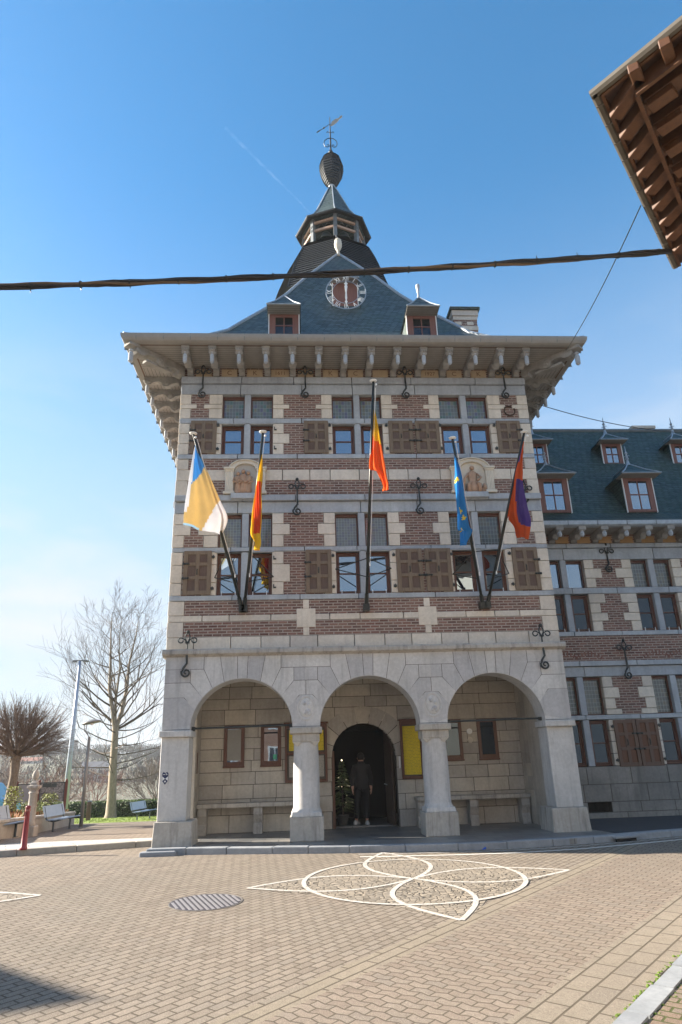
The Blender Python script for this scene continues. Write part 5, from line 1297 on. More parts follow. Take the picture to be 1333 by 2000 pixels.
cl_ = MB(); cl_.lathe([(.10, 0), (.105, .03), (.085, .075), (.07, .08)], V(0, .02, 1.505), 14); obj('collar', cl_, M['coat'], per, True)
def hand(x, y, z, s):
    h = MB(); h.smooth = True; h.sphere((x, y, z), .040, 10, 6, (.5, .9, 1.2))
    for i, (dy, l) in enumerate(((-.03, .065), (-.01, .075), (.011, .07), (.03, .055))): h.tube([(x, y+dy, z-.03), (x-s*.006, y+dy, z-.03-l*.55), (x-s*.024, y+dy+.006, z-.03-l)], [.010, .009, .007], 6)
    h.tube([(x, y+.035, z+.012), (x-s*.02, y+.06, z-.02), (x-s*.026, y+.062, z-.05)], [.012, .011, .008], 6)
    obj('hand', h, M['skin'], per)
hand(PX-.255, PY-.065, PZ+.845, -1); hand(PX+.252, PY-.055, PZ+.845, 1)
for (x, y, a) in ((-.17, .06, -28), (.11, -.03, 4)):
    sh = MB(); prof_ = [(-.135, 0, .02), (-.12, .042, .085), (-.05, .046, .105), (.03, .048, .085), (.10, .05, .06), (.15, .04, .045), (.165, .01, .02)]
    rws = []
    for (yy, w, h) in prof_: rws.append([(-w, yy, 0), (-w*1.02, yy, h*.5), (-w*.6, yy, h), (w*.6, yy, h), (w*1.02, yy, h*.5), (w, yy, 0)])
    m4 = Matrix.Translation(V(x, y, 0)) @ Matrix.Rotation(R(a), 4, 'Z')
    sh.grid([[m4 @ Vector(p) for p in r] for r in rws]); obj('shoe', sh, M['trainer'], per, True)
# christmas tree with small lights
xt = thing('christmas_tree', 'small lit Christmas tree in a pot inside the doorway, left of the person', 'christmas tree', (-.52, 3.15, .03))
pt = MB(); pt.lathe([(.12, 0), (.15, .22), (.155, .24), (.13, .24)], (-.52, 3.15, .03), 12); obj('pot', pt, plain('dark_pot', (.04, .04, .04), .5), xt)
tk = MB(); tk.tube([(-.52, 3.15, .2), (-.52, 3.15, 1.62)], [.03, .008], 6); obj('trunk', tk, M['ironrust'], xt)
nd_ = MB(); rr = random.Random(6)
for i in range(260):
    z = rr.random()**.8; zz = .40 + z*1.22; rad = .40*(1-z)+.03; a = rr.uniform(0, 6.283)
    p0_ = Vector((-.52, 3.15, zz)); d = Vector((math.cos(a), math.sin(a), -.25)); tip = p0_ + d*rad
    for k in range(7):
        f = .25+.75*k/6; q = p0_ + d*rad*f
        for s in (-1, 1):
            w = Vector((-d.y*s, d.x*s, .25))*.05*(1.15-f*.6) + d*.03; nd_.add([q, q + w + Vector((0, 0, .006)), q + w*.9 + d*.012], [(0, 1, 2)])
obj('needles', nd_, plain('fir_green', (.11, .15, .055), .7, .4, 20), xt)
lt = MB()
for i in range(16):
    z = rr.random(); a = rr.uniform(0, 6.283); r_ = (.40*(1-z)+.03)*.9; lt.sphere((-.52+r_*math.cos(a), 3.15+r_*math.sin(a), .42+z*1.15), .0065, 6, 4)
lt.sphere((-.52, 3.15, 1.66), .022, 8, 6)
tl = NT('fairy_light'); e_ = tl.n('Emission', {'Color': (1, .85, .55), 'Strength': 1.0}); tl.t.links.new(e_.outputs[0], tl.out.inputs[0]); obj('fairy_light', lt, tl.mat, xt)

# ------------------------------------------------------------------ things on the street
mh = thing('manhole_cover', 'round cast iron manhole cover with raised studs set in the pavers', 'manhole cover', (-3.07, -5.33, gz(-5.33)))
def lay(mb):
    mb.v = [(p[0], p[1], p[2] + gz(p[1]) - gz(-5.33)) for p in mb.v]; return mb
mp_ = MB(); mp_.lathe([(.545, .002), (.545, .006), (.525, .007), (.52, .003)], (-3.07, -5.33, gz(-5.33)), 48); obj('ring', lay(mp_), plain('cast_iron', (.22, .20, .18), .5, .3, 10, metal=.4), mh)
sd_ = MB(); rt = Matrix.Rotation(R(20), 3, 'Z')
for i in range(-7, 8):
    for j in range(-9, 10):
        x, y = i*.076, j*.060
        if x*x+y*y < .25: q = rt @ Vector((x, y, 0)); sd_.cbox((-3.07+q.x, -5.33+q.y, gz(-5.33+q.y)+.006), (.042, .026, .004), R(20))
dk = MB(); dk.lathe([(.52, 0), (.52, .0045)], (-3.07, -5.33, gz(-5.33)), 40); lay(dk); dk.cur = 1; dk.add(sd_.v, sd_.f)
obj('plate', dk, [plain('cover_plate', (.055, .05, .06), .55, .2), plain('worn_iron', (.52, .50, .50), .5, .1, metal=.1)], mh)
mh.rotation_euler = (0, 0, 0)
dr = thing('storm_drain', 'open kerb drain with stone lid beside the asphalt footway', 'drain', (5.2, -1.2, -.12))
q = MB(); q.cbox((5.22, -1.16, -.03), (.62, .40, .05), R(12)); obj('lid', q, M['kerbblue'], dr, bevel=.01)
q = MB(); q.cbox((5.20, -1.36, -.085), (.50, .03, .06), R(12)); obj('mouth', q, M['dark'], dr)
lt_ = MB(); lt_.add([(2.0, -1.78, -.115), (2.09, -1.76, -.10), (2.10, -1.69, -.07), (2.02, -1.70, -.112)], [(0, 1, 2, 3)]); setp(obj('litter', lt_, plain('blue_wrapper', (.04, .12, .5), .3), None, False, 0, .004), 'scrap of blue wrapper lying against the kerb', 'litter')
# ------------------------------------------------------------------ square on the left
bo = thing('bollard', 'tapered dark red iron bollard on the kerb', 'bollard', (-7.84, .30, 0))
b = MB(); b.lathe([(.078, 0), (.078, .05), (.068, .06), (.048, .84), (.056, .85), (.056, .89), (.04, .905), (.01, .91)], (-7.84, .30, 0), 16); obj('post', b, plain('bollard_red', (.21, .028, .035), .45, .15), bo, True)
b = MB(); b.cbox((-7.88, .25, .74), (.04, .04, .07)); b.lathe([(.058, .79), (.061, .81), (.058, .83)], (-7.84, .30, 0), 16, cap=False); obj('collar', b, plain('bollard_collar', (.30, .12, .10), .6), bo)
sp_ = thing('stone_pillar', 'pale stone pillar with pine cone finial by the planter wall', 'pillar', (-10.19, 7.2, -.31))
px, py, pz = -10.22, 7.2, -.31
b = MB(); b.box(px-.20, px+.20, py-.20, py+.20, pz-.1, pz+.30); obj('plinth', b, M['base'], sp_, bevel=.015)
b = MB(); b.lathe([(.155, .30), (.16, .36), (.135, .42), (.125, 1.22), (.15, 1.25), (.15, 1.29), (.13, 1.31)], (px, py, pz), 16); obj('shaft', b, M['base'], sp_, True)
b = MB(); b.lathe([(.14, 1.31), (.16, 1.36), (.24, 1.42), (.245, 1.48), (.15, 1.50), (.15, 1.57), (.08, 1.62), (.075, 1.68)], (px, py, pz), 4, R(45)); obj('capital', b, M['base'], sp_, bevel=.01)
b = MB(); b.lathe([(.075, 1.68), (.10, 1.74), (.105, 1.81), (.075, 1.90), (.03, 1.96), (.005, 1.98)], (px, py, pz), 12); obj('finial', b, M['base'], sp_, True)
w0, w1 = Vector((-9.75, 3.0)), Vector((-12.1, 18.0)); wd = (w1-w0).normalized(); wn = Vector((-wd.y, wd.x))
pw = thing('planter_wall', 'long low pale stone wall holding up the planted bed', 'wall', (w0.x, w0.y, -.1))
b = MB(); cpm = MB(); n = 11
for i in range(n):
    a, c = w0.lerp(w1, i/n), w0.lerp(w1, (i+1)/n)
    q = [a, c, c+wn*.28, a+wn*.28]
    b.add([(p.x, p.y, zl(p.y)-.25) for p in q] + [(p.x, p.y, zl(p.y)+.47) for p in q], [(3,2,1,0),(4,5,6,7),(0,1,5,4),(1,2,6,5),(2,3,7,6),(3,0,4,7)])
    q = [a-wn*.04+wd*.005, c-wn*.04-wd*.005, c+wn*.30-wd*.005, a+wn*.30+wd*.005]
    cpm.add([(p.x, p.y, zl(p.y)+.471) for p in q] + [(p.x, p.y, zl(p.y)+.55) for p in q], [(3,2,1,0),(4,5,6,7),(0,1,5,4),(1,2,6,5),(2,3,7,6),(3,0,4,7)])
fixn(obj('wall', b, stone('planter_stone', (.34, .31, .26), (.46, .42, .36), .05, .25), pw)); fixn(obj('coping', cpm, M['base'], pw, bevel=.01))
sl = MB(); rows = []
for f in [0, .25, .5, .75, 1]:
    p = w0.lerp(w1, f) + wn*.3; rows.append([(p.x, p.y, zl(p.y)+.45), (p.x-4, p.y-.6, zl(p.y)+.62), (p.x-14, p.y-2, zl(p.y)+.6)])
sl.grid(rows); struct('planter_soil', sl, plain('dry_soil', (.14, .09, .05), .95, .4, 4, bstr=.8, bscale=20))
gc = MB(); rr = random.Random(17)
for i in range(4200):
    f = rr.random(); o_ = rr.random()**1.6*6; p = w0.lerp(w1, f) + wn*(.32+o_); z = zl(p.y)+.47+min(.17, o_*.045)
    h = rr.uniform(.05, .22); a = rr.uniform(0, 6.28); c, s = math.cos(a), math.sin(a); w = rr.uniform(.02, .05)
    gc.cur = 0 if rr.random() < .72 else 1
    gc.add([(p.x-c*w, p.y-s*w, z+h*.4), (p.x+c*w, p.y+s*w, z+h*.4), (p.x+s*w+c*w*.3, p.y-c*w, z+h), (p.x-c*w*.6+s*w, p.y-s*w-c*w, z+h*.9)], [(0, 1, 2, 3)])
go_ = struct('ground_cover', gc, [plain('bronze_leaves', (.26, .115, .045), .8, .4, 8), plain('olive_leaves', (.14, .14, .045), .8, .4, 8)], kind='stuff')
def shrub(label, x, y, z, r, h, n, col, seed):
    t = thing('shrub', label, 'shrub', (x, y, z), 'shrubs in the planted bed'); rr = random.Random(seed); s = MB(); lf = MB()
    for i in range(14):
        a = rr.uniform(0, 6.28); k = rr.uniform(.3, 1); s.tube([(x, y, z), (x+math.cos(a)*r*k*.5, y+math.sin(a)*r*k*.5, z+h*.5), (x+math.cos(a)*r*k, y+math.sin(a)*r*k, z+h*rr.uniform(.75, 1.05))], [.014, .009, .004], 4)
    for i in range(n):
        a = rr.uniform(0, 6.28); q = rr.random()**.5; zz = rr.random(); R_ = r*q*(.55+.45*math.sin(zz*3.0)); p = Vector((x+math.cos(a)*R_, y+math.sin(a)*R_, z+h*(.12+.9*zz)))
        d = Vector((rr.gauss(0, 1), rr.gauss(0, 1), rr.gauss(.3, .6))).normalized()*rr.uniform(.05, .10); e = d.orthogonal().normalized()*.022
        lf.add([p, p+d*.5+e, p+d, p+d*.5-e], [(0, 1, 2, 3)])
    obj('stem', s, M['ironrust'], t); obj('foliage', lf, plain('shrub_leaf_%d' % seed, col, .65, .45, 3), t)
shrub('yellow-green shrub right of the globe tree trunk', -12.9, 12.6, .02, .38, 1.0, 420, (.24, .27, .05), 31)
shrub('grey-green shrub between the stone pillar and the picture panel', -11.65, 11.2, -.05, .42, .55, 420, (.17, .19, .075), 32)
shrub('light green shrub in front of the picture panel', -11.7, 13.2, -.1, .40, .80, 460, (.24, .28, .07), 33)
shrub('low green shrub at the foot of the globe tree', -13.9, 11.8, .05, .55, .65, 520, (.16, .20, .05), 34)
# benches of sheet metal
def bench_(label, x, y, rz, ln=1.9):
    z = zl(y); t = thing('park_bench', label, 'bench', (x, y, z), 'steel benches on the square'); t.rotation_euler = (0, 0, 0); m = Matrix.Translation((x, y, z)) @ Matrix.Rotation(rz, 4, 'Z')
    def put(nm, mb, mat, bv=0): mb.v = [tuple(m @ Vector(p)) for p in mb.v]; return obj(nm, mb, mat, t, bevel=bv)
    sc = [(-.26, .43), (-.10, .40), (.10, .42), (.24, .46), (.30, .44)]          # seat curve: x forward, z
    for nm, cu in (('seat', sc), ('backrest', [(-.31, .52), (-.37, .70), (-.42, .88)])):
        s = MB(); s.grid([[(q[0], -ln/2, q[1]) for q in cu], [(q[0], ln/2, q[1]) for q in cu]])
        s.grid([[(q[0], -ln/2, q[1]-.02) for q in cu], [(q[0], ln/2, q[1]-.02) for q in cu]])
        for yy in (-ln/2, ln/2): s.add([(cu[0][0], yy, cu[0][1]), (cu[-1][0], yy, cu[-1][1]), (cu[-1][0], yy, cu[-1][1]-.02), (cu[0][0], yy, cu[0][1]-.02)], [(0, 1, 2, 3)])
        put(nm, s, M['steel'])
    for yy in (-ln/2+.16, ln/2-.16):
        f = MB(); f.tube([(-.42, yy, .85), (-.36, yy, .62), (-.31, yy, .45), (-.22, yy, .39), (-.05, yy, .36), (.12, yy, .385), (.28, yy, .43)], .024, 6); put('side_frame', f, M['steeld'])
        l = MB(); l.tube([(-.03, yy, .37), (-.03, yy, 0)], .035, 8); l.cbox((-.03, yy, .006), (.14, .14, .012)); put('leg', l, M['steeld'])
WANG = math.atan2(wd.y, wd.x) - math.pi/2
bench_('steel bench between the planter wall and the lamp post', -10.38, 10.9, WANG-.25, 1.75)
bench_('steel bench cut off by the left edge of the view', -10.2, 5.1, WANG-.25)
bench_('lone steel bench on the lawn edge beside the hall pier', -9.9, 22.6, R(-12))
# street lamp with a flat shade
sl_ = thing('street_lamp', 'slim grey street lamp with bent neck and flat round shade', 'street lamp', (-10.36, 13.12, zl(13.12)))
x, y, z = -10.36, 13.12, zl(13.12)
b = MB(); b.tube([(x, y, z), (x, y, z+3.42)], [.075, .058], 10); b.lathe([(.10, 0), (.10, .03), (.062, .05)], (x, y, z), 10); obj('pole', b, M['lampm'], sl_, True)
b = MB()
for s in (-1, 1): b.tube([(x, y, z+3.40), (x-.10+s*.015, y, z+3.55), (x-.19+s*.03, y, z+3.66), (x-.20+s*.05, y, z+3.95)], .016, 6)
obj('neck', b, M['lampm'], sl_)
b = MB(); b.lathe([(.02, .14), (.10, .12), (.32, .05), (.40, 0), (.39, -.02), (.02, -.01)], (0, 0, 0), 20); mm = Matrix.Translation((x+.06, y, z+3.98)) @ Matrix.Rotation(R(-10), 4, 'Y'); b.v = [tuple(mm @ Vector(p)) for p in b.v]; obj('lamp_shade', b, M['lampm'], sl_, True)
b = MB(); b.lathe([(.05, -.06), (.09, -.02), (.05, 0)], (x+.06, y, z+3.95), 12); obj('lamp_glass', b, M['white'], sl_, True)
# tall mast and posts
ma = thing('mast', 'tall pale tapering lighting mast behind the hedge', 'mast', (-14.48, 24, -1.2))
b = MB(); b.tube([(-14.48, 24, -1.2), (-14.47, 24, 3), (-14.46, 24, 7.5)], [.17, .13, .075], 12); obj('pole', b, plain('galvanised_mast', (.45, .50, .57), .45, .1, metal=.4), ma, True)
b = MB(); b.cbox((-14.46, 24, 7.52), (.85, .10, .06)); b.cbox((-14.10, 23.95, 7.46), (.34, .2, .07)); b.cbox((-14.78, 24.05, 7.46), (.22, .2, .06)); obj('lamp_head', b, M['lampm'], ma)
wp_ = thing('wooden_post', 'short brown post against the hedge behind the lamp', 'post', (-13.4, 24.8, zl(24.8)))
b = MB(); b.box(-13.5, -13.3, 24.7, 24.9, zl(24.8), zl(24.8)+.95); obj('post', b, wood('brown_post', (.09, .05, .035), (.14, .085, .06)), wp_, bevel=.01)
b = MB(); b.frustum(-13.52, -13.28, 24.68, 24.92, zl(24.8)+.951, zl(24.8)+1.02, .05); obj('cap', b, M['lampm'], wp_)
# picture panels
def aerial():
    t = NT('aerial_photo'); p = t.pos(); v = t.n('Mapping', {'Vector': p, 'Scale': (2.2, 1, 4.0)}).outputs[0]
    n = t.noise(v, 1.6, 8, .7); k = t.n('TexVoronoi', {'Vector': v, 'Scale': 6}).outputs['Distance']
    r = t.n('ValToRGB', {0: t.math('ADD', t.math('MULTIPLY', n, .8), t.math('MULTIPLY', k, .35))}); e = r.color_ramp.elements
    e[0].position = .38; e[0].color = (.015, .017, .02, 1); e[1].position = .72; e[1].color = (.36, .36, .38, 1)
    return t.done(r.outputs[0], .35)
M['aerial'] = aerial()
def info(label, x0, x1, y, z0, z1, ang, hdr):
    t = thing('info_panel', label, 'sign', ((x0+x1)/2, y, zl(y)))
    c = Vector(((x0+x1)/2, y, 0)); h = (x1-x0)/2; zb = zl(y)
    m = Matrix.Translation(c) @ Matrix.Rotation(R(ang), 4, 'Z')
    def put(nm, mb, mat): mb.v = [tuple(m @ Vector(p)) for p in mb.v]; obj(nm, mb, mat, t)
    for s in (-1, 1): b = MB(); b.box(s*h-.05, s*h+.05, -.05, .05, zb, z1+.04); b.lathe([(.05, 0), (.055, .04), (.02, .09)], (s*h*.98, 0, z1+.04), 8); put('post', b, plain('rust_brown_post', (.16, .055, .045), .6) if 'rbp' not in M else M['rbp'])
    b = MB(); b.box(-h+.05, h-.05, -.03, .0, z0, z1); put('board', b, M['aerial'] if hdr else plain('grey_board', (.30, .31, .34), .5, .15, 3))
    b = MB()
    for a in ((-h+.05, h-.05, z1-.03, z1), (-h+.05, h-.05, z0, z0+.03), (-h+.05, -h+.09, z0, z1), (h-.09, h-.05, z0, z1)): b.box(a[0], a[1], -.045, -.031, a[2], a[3])
    if hdr: b.box(-h*.72, h*.30, -.043, -.0315, z1-.20, z1-.05)
    put('panel_frame', b, M['steeld'])
info('picture panel with a grey aerial view on red-brown posts', -13.15, -12.0, 16.0, .30, 1.10, 4, True)
info('plain grey panel half hidden behind the globe tree and pillar', -14.35, -13.55, 16.6, .28, 1.05, 0, False)
# hedge
hg = thing('hedge', 'clipped dark green hedge with lighter top along the lawn', 'hedge', (-13, 30.3, zl(30)))
lf = MB(); rr = random.Random(40); cr_ = MB()
def hy(x): return 30.6 - (x+13)*.30
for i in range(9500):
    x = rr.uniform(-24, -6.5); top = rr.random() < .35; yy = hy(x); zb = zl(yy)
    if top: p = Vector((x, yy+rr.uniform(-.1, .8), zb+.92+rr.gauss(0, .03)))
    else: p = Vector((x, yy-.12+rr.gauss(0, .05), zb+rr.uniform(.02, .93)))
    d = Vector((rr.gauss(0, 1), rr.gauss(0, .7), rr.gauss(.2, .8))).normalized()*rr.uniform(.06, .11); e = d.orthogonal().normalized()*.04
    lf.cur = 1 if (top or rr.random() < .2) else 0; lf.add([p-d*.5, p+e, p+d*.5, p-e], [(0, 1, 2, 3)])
for i in range(18):
    a, c = -24+i, -23+i; cr_.add([(a, hy(a), zl(hy(a))), (c, hy(c), zl(hy(c))), (c, hy(c)+.7, zl(hy(c))), (a, hy(a)+.7, zl(hy(a))), (a, hy(a), zl(hy(a))+.86), (c, hy(c), zl(hy(c))+.86), (c, hy(c)+.7, zl(hy(c))+.86), (a, hy(a)+.7, zl(hy(a))+.86)], [(4,5,6,7),(0,1,5,4),(2,3,7,6)])
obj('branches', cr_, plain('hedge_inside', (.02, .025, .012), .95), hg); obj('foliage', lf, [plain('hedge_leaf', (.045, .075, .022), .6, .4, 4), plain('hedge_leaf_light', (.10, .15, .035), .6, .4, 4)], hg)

# ------------------------------------------------------------------ trees
def grow(mb, p, d, length, r, depth, rr, spread=.55, up=.12, kids=3, segs=4, minr=.006, twigs=None, shrink=.68, sides=5):
    pts = [p.copy()]; rs = [r]; q = p.copy(); dd = d.copy()
    for i in range(segs):
        dd = (dd + Vector((rr.gauss(0, .09), rr.gauss(0, .09), rr.gauss(up*.5, .05)))).normalized(); q = q + dd*(length/segs); pts.append(q.copy()); rs.append(max(minr, r*(1-.55*(i+1)/segs)))
    mb.tube(pts, rs, sides if r > .03 else 3, cap=False)
    if depth == 0: return
    for k in range(kids):
        f = rr.uniform(.35, 1.0) if k else 1.0; i = min(int(f*segs), segs-1); s = pts[i].lerp(pts[i+1], f*segs-i)
        ax = dd.orthogonal(); ax.rotate(Matrix.Rotation(rr.uniform(0, 6.283), 3, dd)); nd2 = (dd + ax*spread*rr.uniform(.6, 1.3) + Vector((0, 0, up))).normalized()
        grow(mb, s, nd2, length*shrink*rr.uniform(.8, 1.15), max(minr, rs[i]*.6), depth-1, rr, spread, up, kids, max(2, segs-1), minr, twigs, shrink, sides)
bark = wood('plane_bark', (.20, .155, .11), (.36, .30, .235), .85, (3, 3, .8)); twig = plain('grey_twig', (.115, .09, .075), .9, .2)
tx_, ty_, tz_ = -13.26, 29.0, zl(29.0)
pt_ = thing('plane_tree', 'tall bare plane tree with forked trunk rising behind the lawn', 'tree', (tx_, ty_, tz_))
rr = random.Random(77); tk = MB()
tk.tube([(tx_, ty_, tz_-.1), (tx_, ty_, tz_+.25), (tx_-.03, ty_, tz_+1.2), (tx_-.10, ty_, tz_+3.2), (tx_-.15, ty_, tz_+5.6)], [.48, .36, .30, .26, .22], 10, False)
lead = [[(-.15, 5.5, .17), (-.35, 6.6, .15), (-.75, 8.2, .12), (-.85, 10.0, .09), (-1.05, 12.2, .05), (-1.1, 13.6, .015)], [(-.13, 5.5, .16), (.15, 6.6, .15), (.38, 8.3, .12), (.40, 10.0, .08), (.75, 12.0, .045), (.9, 13.5, .012)], [(-.14, 5.6, .10), (-.25, 7.4, .085), (-.15, 9.5, .06), (-.35, 11.6, .03), (-.3, 13.2, .012)]]
for l in lead: tk.tube([(tx_+a, ty_+.25*math.sin(a*3), tz_+h) for a, h, r in l], [r for a, h, r in l], 8, False)
obj('trunk', tk, bark, pt_, True)
cw = MB()
def limb(p, az, el, ln, r, dp=3): grow(cw, Vector(p), Vector((math.cos(az)*math.cos(el), math.sin(az)*math.cos(el), math.sin(el))), ln, r, dp, rr, .58, .12, 3, 5, .0062, None, .66)
for i in range(18):
    h = 2.3 + 3.4*i/17; az = i*2.4 + rr.uniform(-.3, .3); limb((tx_-.09, ty_, tz_+h), az, rr.uniform(-.12, .25), rr.uniform(2.6, 3.9), .046)
for l in lead:
    for i in range(17):
        f = i/16*(len(l)-1); a = min(int(f), len(l)-2); g = f-a
        x, h, r = [l[a][k] + (l[a+1][k]-l[a][k])*g for k in range(3)]
        limb((tx_+x, ty_, tz_+h), i*2.4+rr.random(), rr.uniform(.25, .75), (3.4 if h < 9 else 2.2)*(1.05-.55*(h-5)/9)+.2, max(.02, r*.5))
obj('crown', cw, twig, pt_); pt_.scale = (.90, .90, .93)
# ball-crowned tree in the planted bed
gx, gy, gz0 = -13.55, 14.0, .0
gt_ = thing('globe_tree', 'bare ball-crowned tree of dense brown twigs in the planted bed', 'tree', (gx, gy, gz0))
tk = MB(); tk.tube([(gx-.1, gy, gz0-.15), (gx-.05, gy, gz0+.5), (gx+.02, gy, gz0+1.4), (gx, gy, gz0+2.1), (gx-.02, gy, gz0+2.45)], [.23, .185, .165, .20, .16], 12, False); rr = random.Random(8)
for i in range(9): a = i*.7; tk.sphere((gx+.14*math.cos(a), gy+.14*math.sin(a), gz0+2.1+.08*math.sin(a*3)), .10, 8, 5)
obj('trunk', tk, wood('rough_bark', (.13, .10, .075), (.26, .21, .16), .9, (4, 4, 1.5)), gt_, True)
cw = MB()
for i in range(36):
    az = i*2.39996; el = R(-2 + 72*(i/35)**1.0); d = Vector((math.cos(az)*math.cos(el), math.sin(az)*math.cos(el), math.sin(el)))
    p = Vector((gx, gy, gz0+2.2)); ln = 1.2; cw.tube([p, p+d*ln*.5+Vector((0, 0, .06)), p+d*ln+Vector((0, 0, .16))], [.065, .045, .032], 6, False)
    for k in range(11):
        q = p + d*ln*rr.uniform(.45, 1.0) + Vector((0, 0, .13)); e = (d + Vector((rr.gauss(0, .33), rr.gauss(0, .33), rr.gauss(.12, .25)))).normalized(); l2 = rr.uniform(.6, 1.05)
        m_ = q + e*l2*.5; t_ = q + e*l2 + Vector((0, 0, .08)); cw.tube([q, m_, t_], [.016, .011, .006], 3, False)
        for s in range(5):
            f = rr.uniform(.25, 1); b_ = q.lerp(t_, f); e2 = (e + Vector((rr.gauss(0, .32), rr.gauss(0, .32), rr.gauss(.12, .25)))).normalized(); cw.tube([b_, b_+e2*rr.uniform(.45, 1.05)], [.0075, .0035], 3, False)
obj('crown', cw, plain('brown_twig', (.165, .125, .10), .9, .3, 2), gt_)
# bare trees lower down by the river
def bare(label, x, y, h, seed, col, spread=.6):
    z = -4.5 if y < 60 else -7.2; t = thing('bare_tree', label, 'tree', (x, y, z), 'bare trees by the river'); rr = random.Random(seed); k = MB(); H = h*.38
    k.tube([(x, y, z-.3), (x+rr.uniform(-.2, .2), y, z+H*.5), (x+rr.uniform(-.3, .3), y, z+H)], [.035*h*.6, .028*h*.6, .02*h*.6], 7, False); obj('trunk', k, twig, t)
    c = MB()
    for i in range(11): az = i*2.4; el = rr.uniform(.25, 1.2); grow(c, Vector((x, y, z+H*rr.uniform(.65, 1.0))), Vector((math.cos(az)*math.cos(el), math.sin(az)*math.cos(el), math.sin(el))), h*.27, .011*h*.6, 3, rr, spread, .12, 4, 3, .012, None, .64)
    obj('crown', c, plain('far_twig_%d' % seed, col, .9, .2), t)
bare('bare reddish tree right behind the picture panel', -22.5, 46, 8.0, 51, (.24, .15, .115))
bare('bare reddish tree left of the tall mast, farther off', -32, 58, 9.5, 52, (.25, .16, .125))
bare('small bare tree seen left of the globe tree trunk', -30, 50, 8.5, 53, (.21, .16, .13))
bare('bare tree beside the foot of the tall mast', -21.0, 54, 8.0, 54, (.24, .15, .12))
bare('wide bare tree behind the lone bench, close to the hall pier', -13.2, 43.5, 8.6, 55, (.18, .145, .12))
bare('bare leaning tree between the plane tree and the hall', -14.8, 52, 8.8, 56, (.19, .155, .13))
bare('slim bare tree just left of the plane trunk, near the river', -22.4, 62, 7.4, 57, (.22, .17, .14))
# distant wood on the far bank
fw = MB(); rr = random.Random(91)
for i in range(1500):
    y = rr.uniform(235, 470); x = rr.uniform(-240, -20); f = y
    zz = next(a[1] + (b[1]-a[1])*(y-a[0])/(b[0]-a[0]) for a, b in zip(TERR, TERR[1:]) if a[0] <= y <= b[0])
    h = rr.uniform(3.0, 6.5)
    for q in range(13):
        p = Vector((x+rr.gauss(0, 1.2), y+rr.gauss(0, 1), zz+h*rr.uniform(.2, 1))); d = Vector((rr.gauss(0, .5), 0, 1)).normalized()*rr.uniform(.8, 1.8); e = Vector((.28, 0, rr.gauss(0, .2)))
        fw.cur = rr.choice((0, 0, 1)); fw.add([p-e, p+e, p+d], [(0, 1, 2)])
struct('far_wood', fw, [plain('far_wood_brown', (.13, .105, .085), .9, .3, .3), plain('far_wood_green', (.075, .085, .05), .9, .3, .3)], kind='stuff')
# ------------------------------------------------------------------ far bank, houses, vehicles
def terr(y): return next(a[1] + (b[1]-a[1])*(y-a[0])/(b[0]-a[0]) for a, b in zip(TERR, TERR[1:]) if a[0] <= y <= b[0])
M['farwin'] = plain('far_window', (.05, .055, .065), .3, .1)
def far_house(label, x, y, w, d, h, roofh, wall, roof, floors=2, nwin=3):
    z = terr(y); t = thing('house', label, 'house', (x, y, z))
    b = MB(); b.box(x-w/2, x+w/2, y-d/2, y+d/2, z-3, z+h); obj('wall', b, wall, t)
    r = MB()
    if roofh: r.prism([(x-w/2-.3, z+h), (x+w/2+.3, z+h), (x, z+h+roofh)], y-d/2-.3, y+d/2+.3, 'y') if w < d else r.prism([(y-d/2-.3, z+h), (y+d/2+.3, z+h), (y, z+h+roofh)], x-w/2-.3, x+w/2+.3, 'x')
    else: r.box(x-w/2-.3, x+w/2+.3, y-d/2-.3, y+d/2+.3, z+h, z+h+.5)
    obj('roof', r, roof, t)
    for i in range(nwin):
        for f in range(floors): q = MB(); xx = x-w/2+w*(i+.5)/nwin; zz = z + h*(f+.35)/floors; q.box(xx-w/nwin*.25, xx+w/nwin*.25, y-d/2-.06, y-d/2, zz, zz+h/floors*.42); obj('window', q, M['farwin'], t)
cw_, rw_ = plain('far_render', (.55, .50, .44), .9, .1, .3), plain('far_brick', (.30, .17, .13), .9, .1, .3); tr_, gr_ = plain('far_tile', (.28, .12, .085), .85, .2, .5), plain('far_grey_roof', (.14, .14, .15), .8, .1, .5)
far_house('long flat-roofed apartment block on the ridge', -150, 435, 17, 12, 8.5, 0, plain('ridge_block', (.36, .31, .27), .9, .1), gr_, 4, 6)
far_house('red brick house with steep gable on the ridge, left of the apartment block', -164, 425, 6, 9, 5, 6.5, rw_, tr_, 2, 2)
far_house('white house with red tiled roof halfway up the far bank', -128, 330, 9, 7, 3.2, 1.6, cw_, tr_, 2, 3)
far_house('cream house with grey roof low on the far bank', -78, 262, 12, 7, 4.5, 2.6, cw_, gr_, 2, 4)
far_house('brick house with red roof low on the far bank, near the hall', -52, 270, 9, 7, 4.5, 3, rw_, tr_, 2, 3)
far_house('pale house with grey roof low on the far bank, far left', -130, 268, 11, 7, 4.5, 2.8, cw_, gr_, 2, 3)
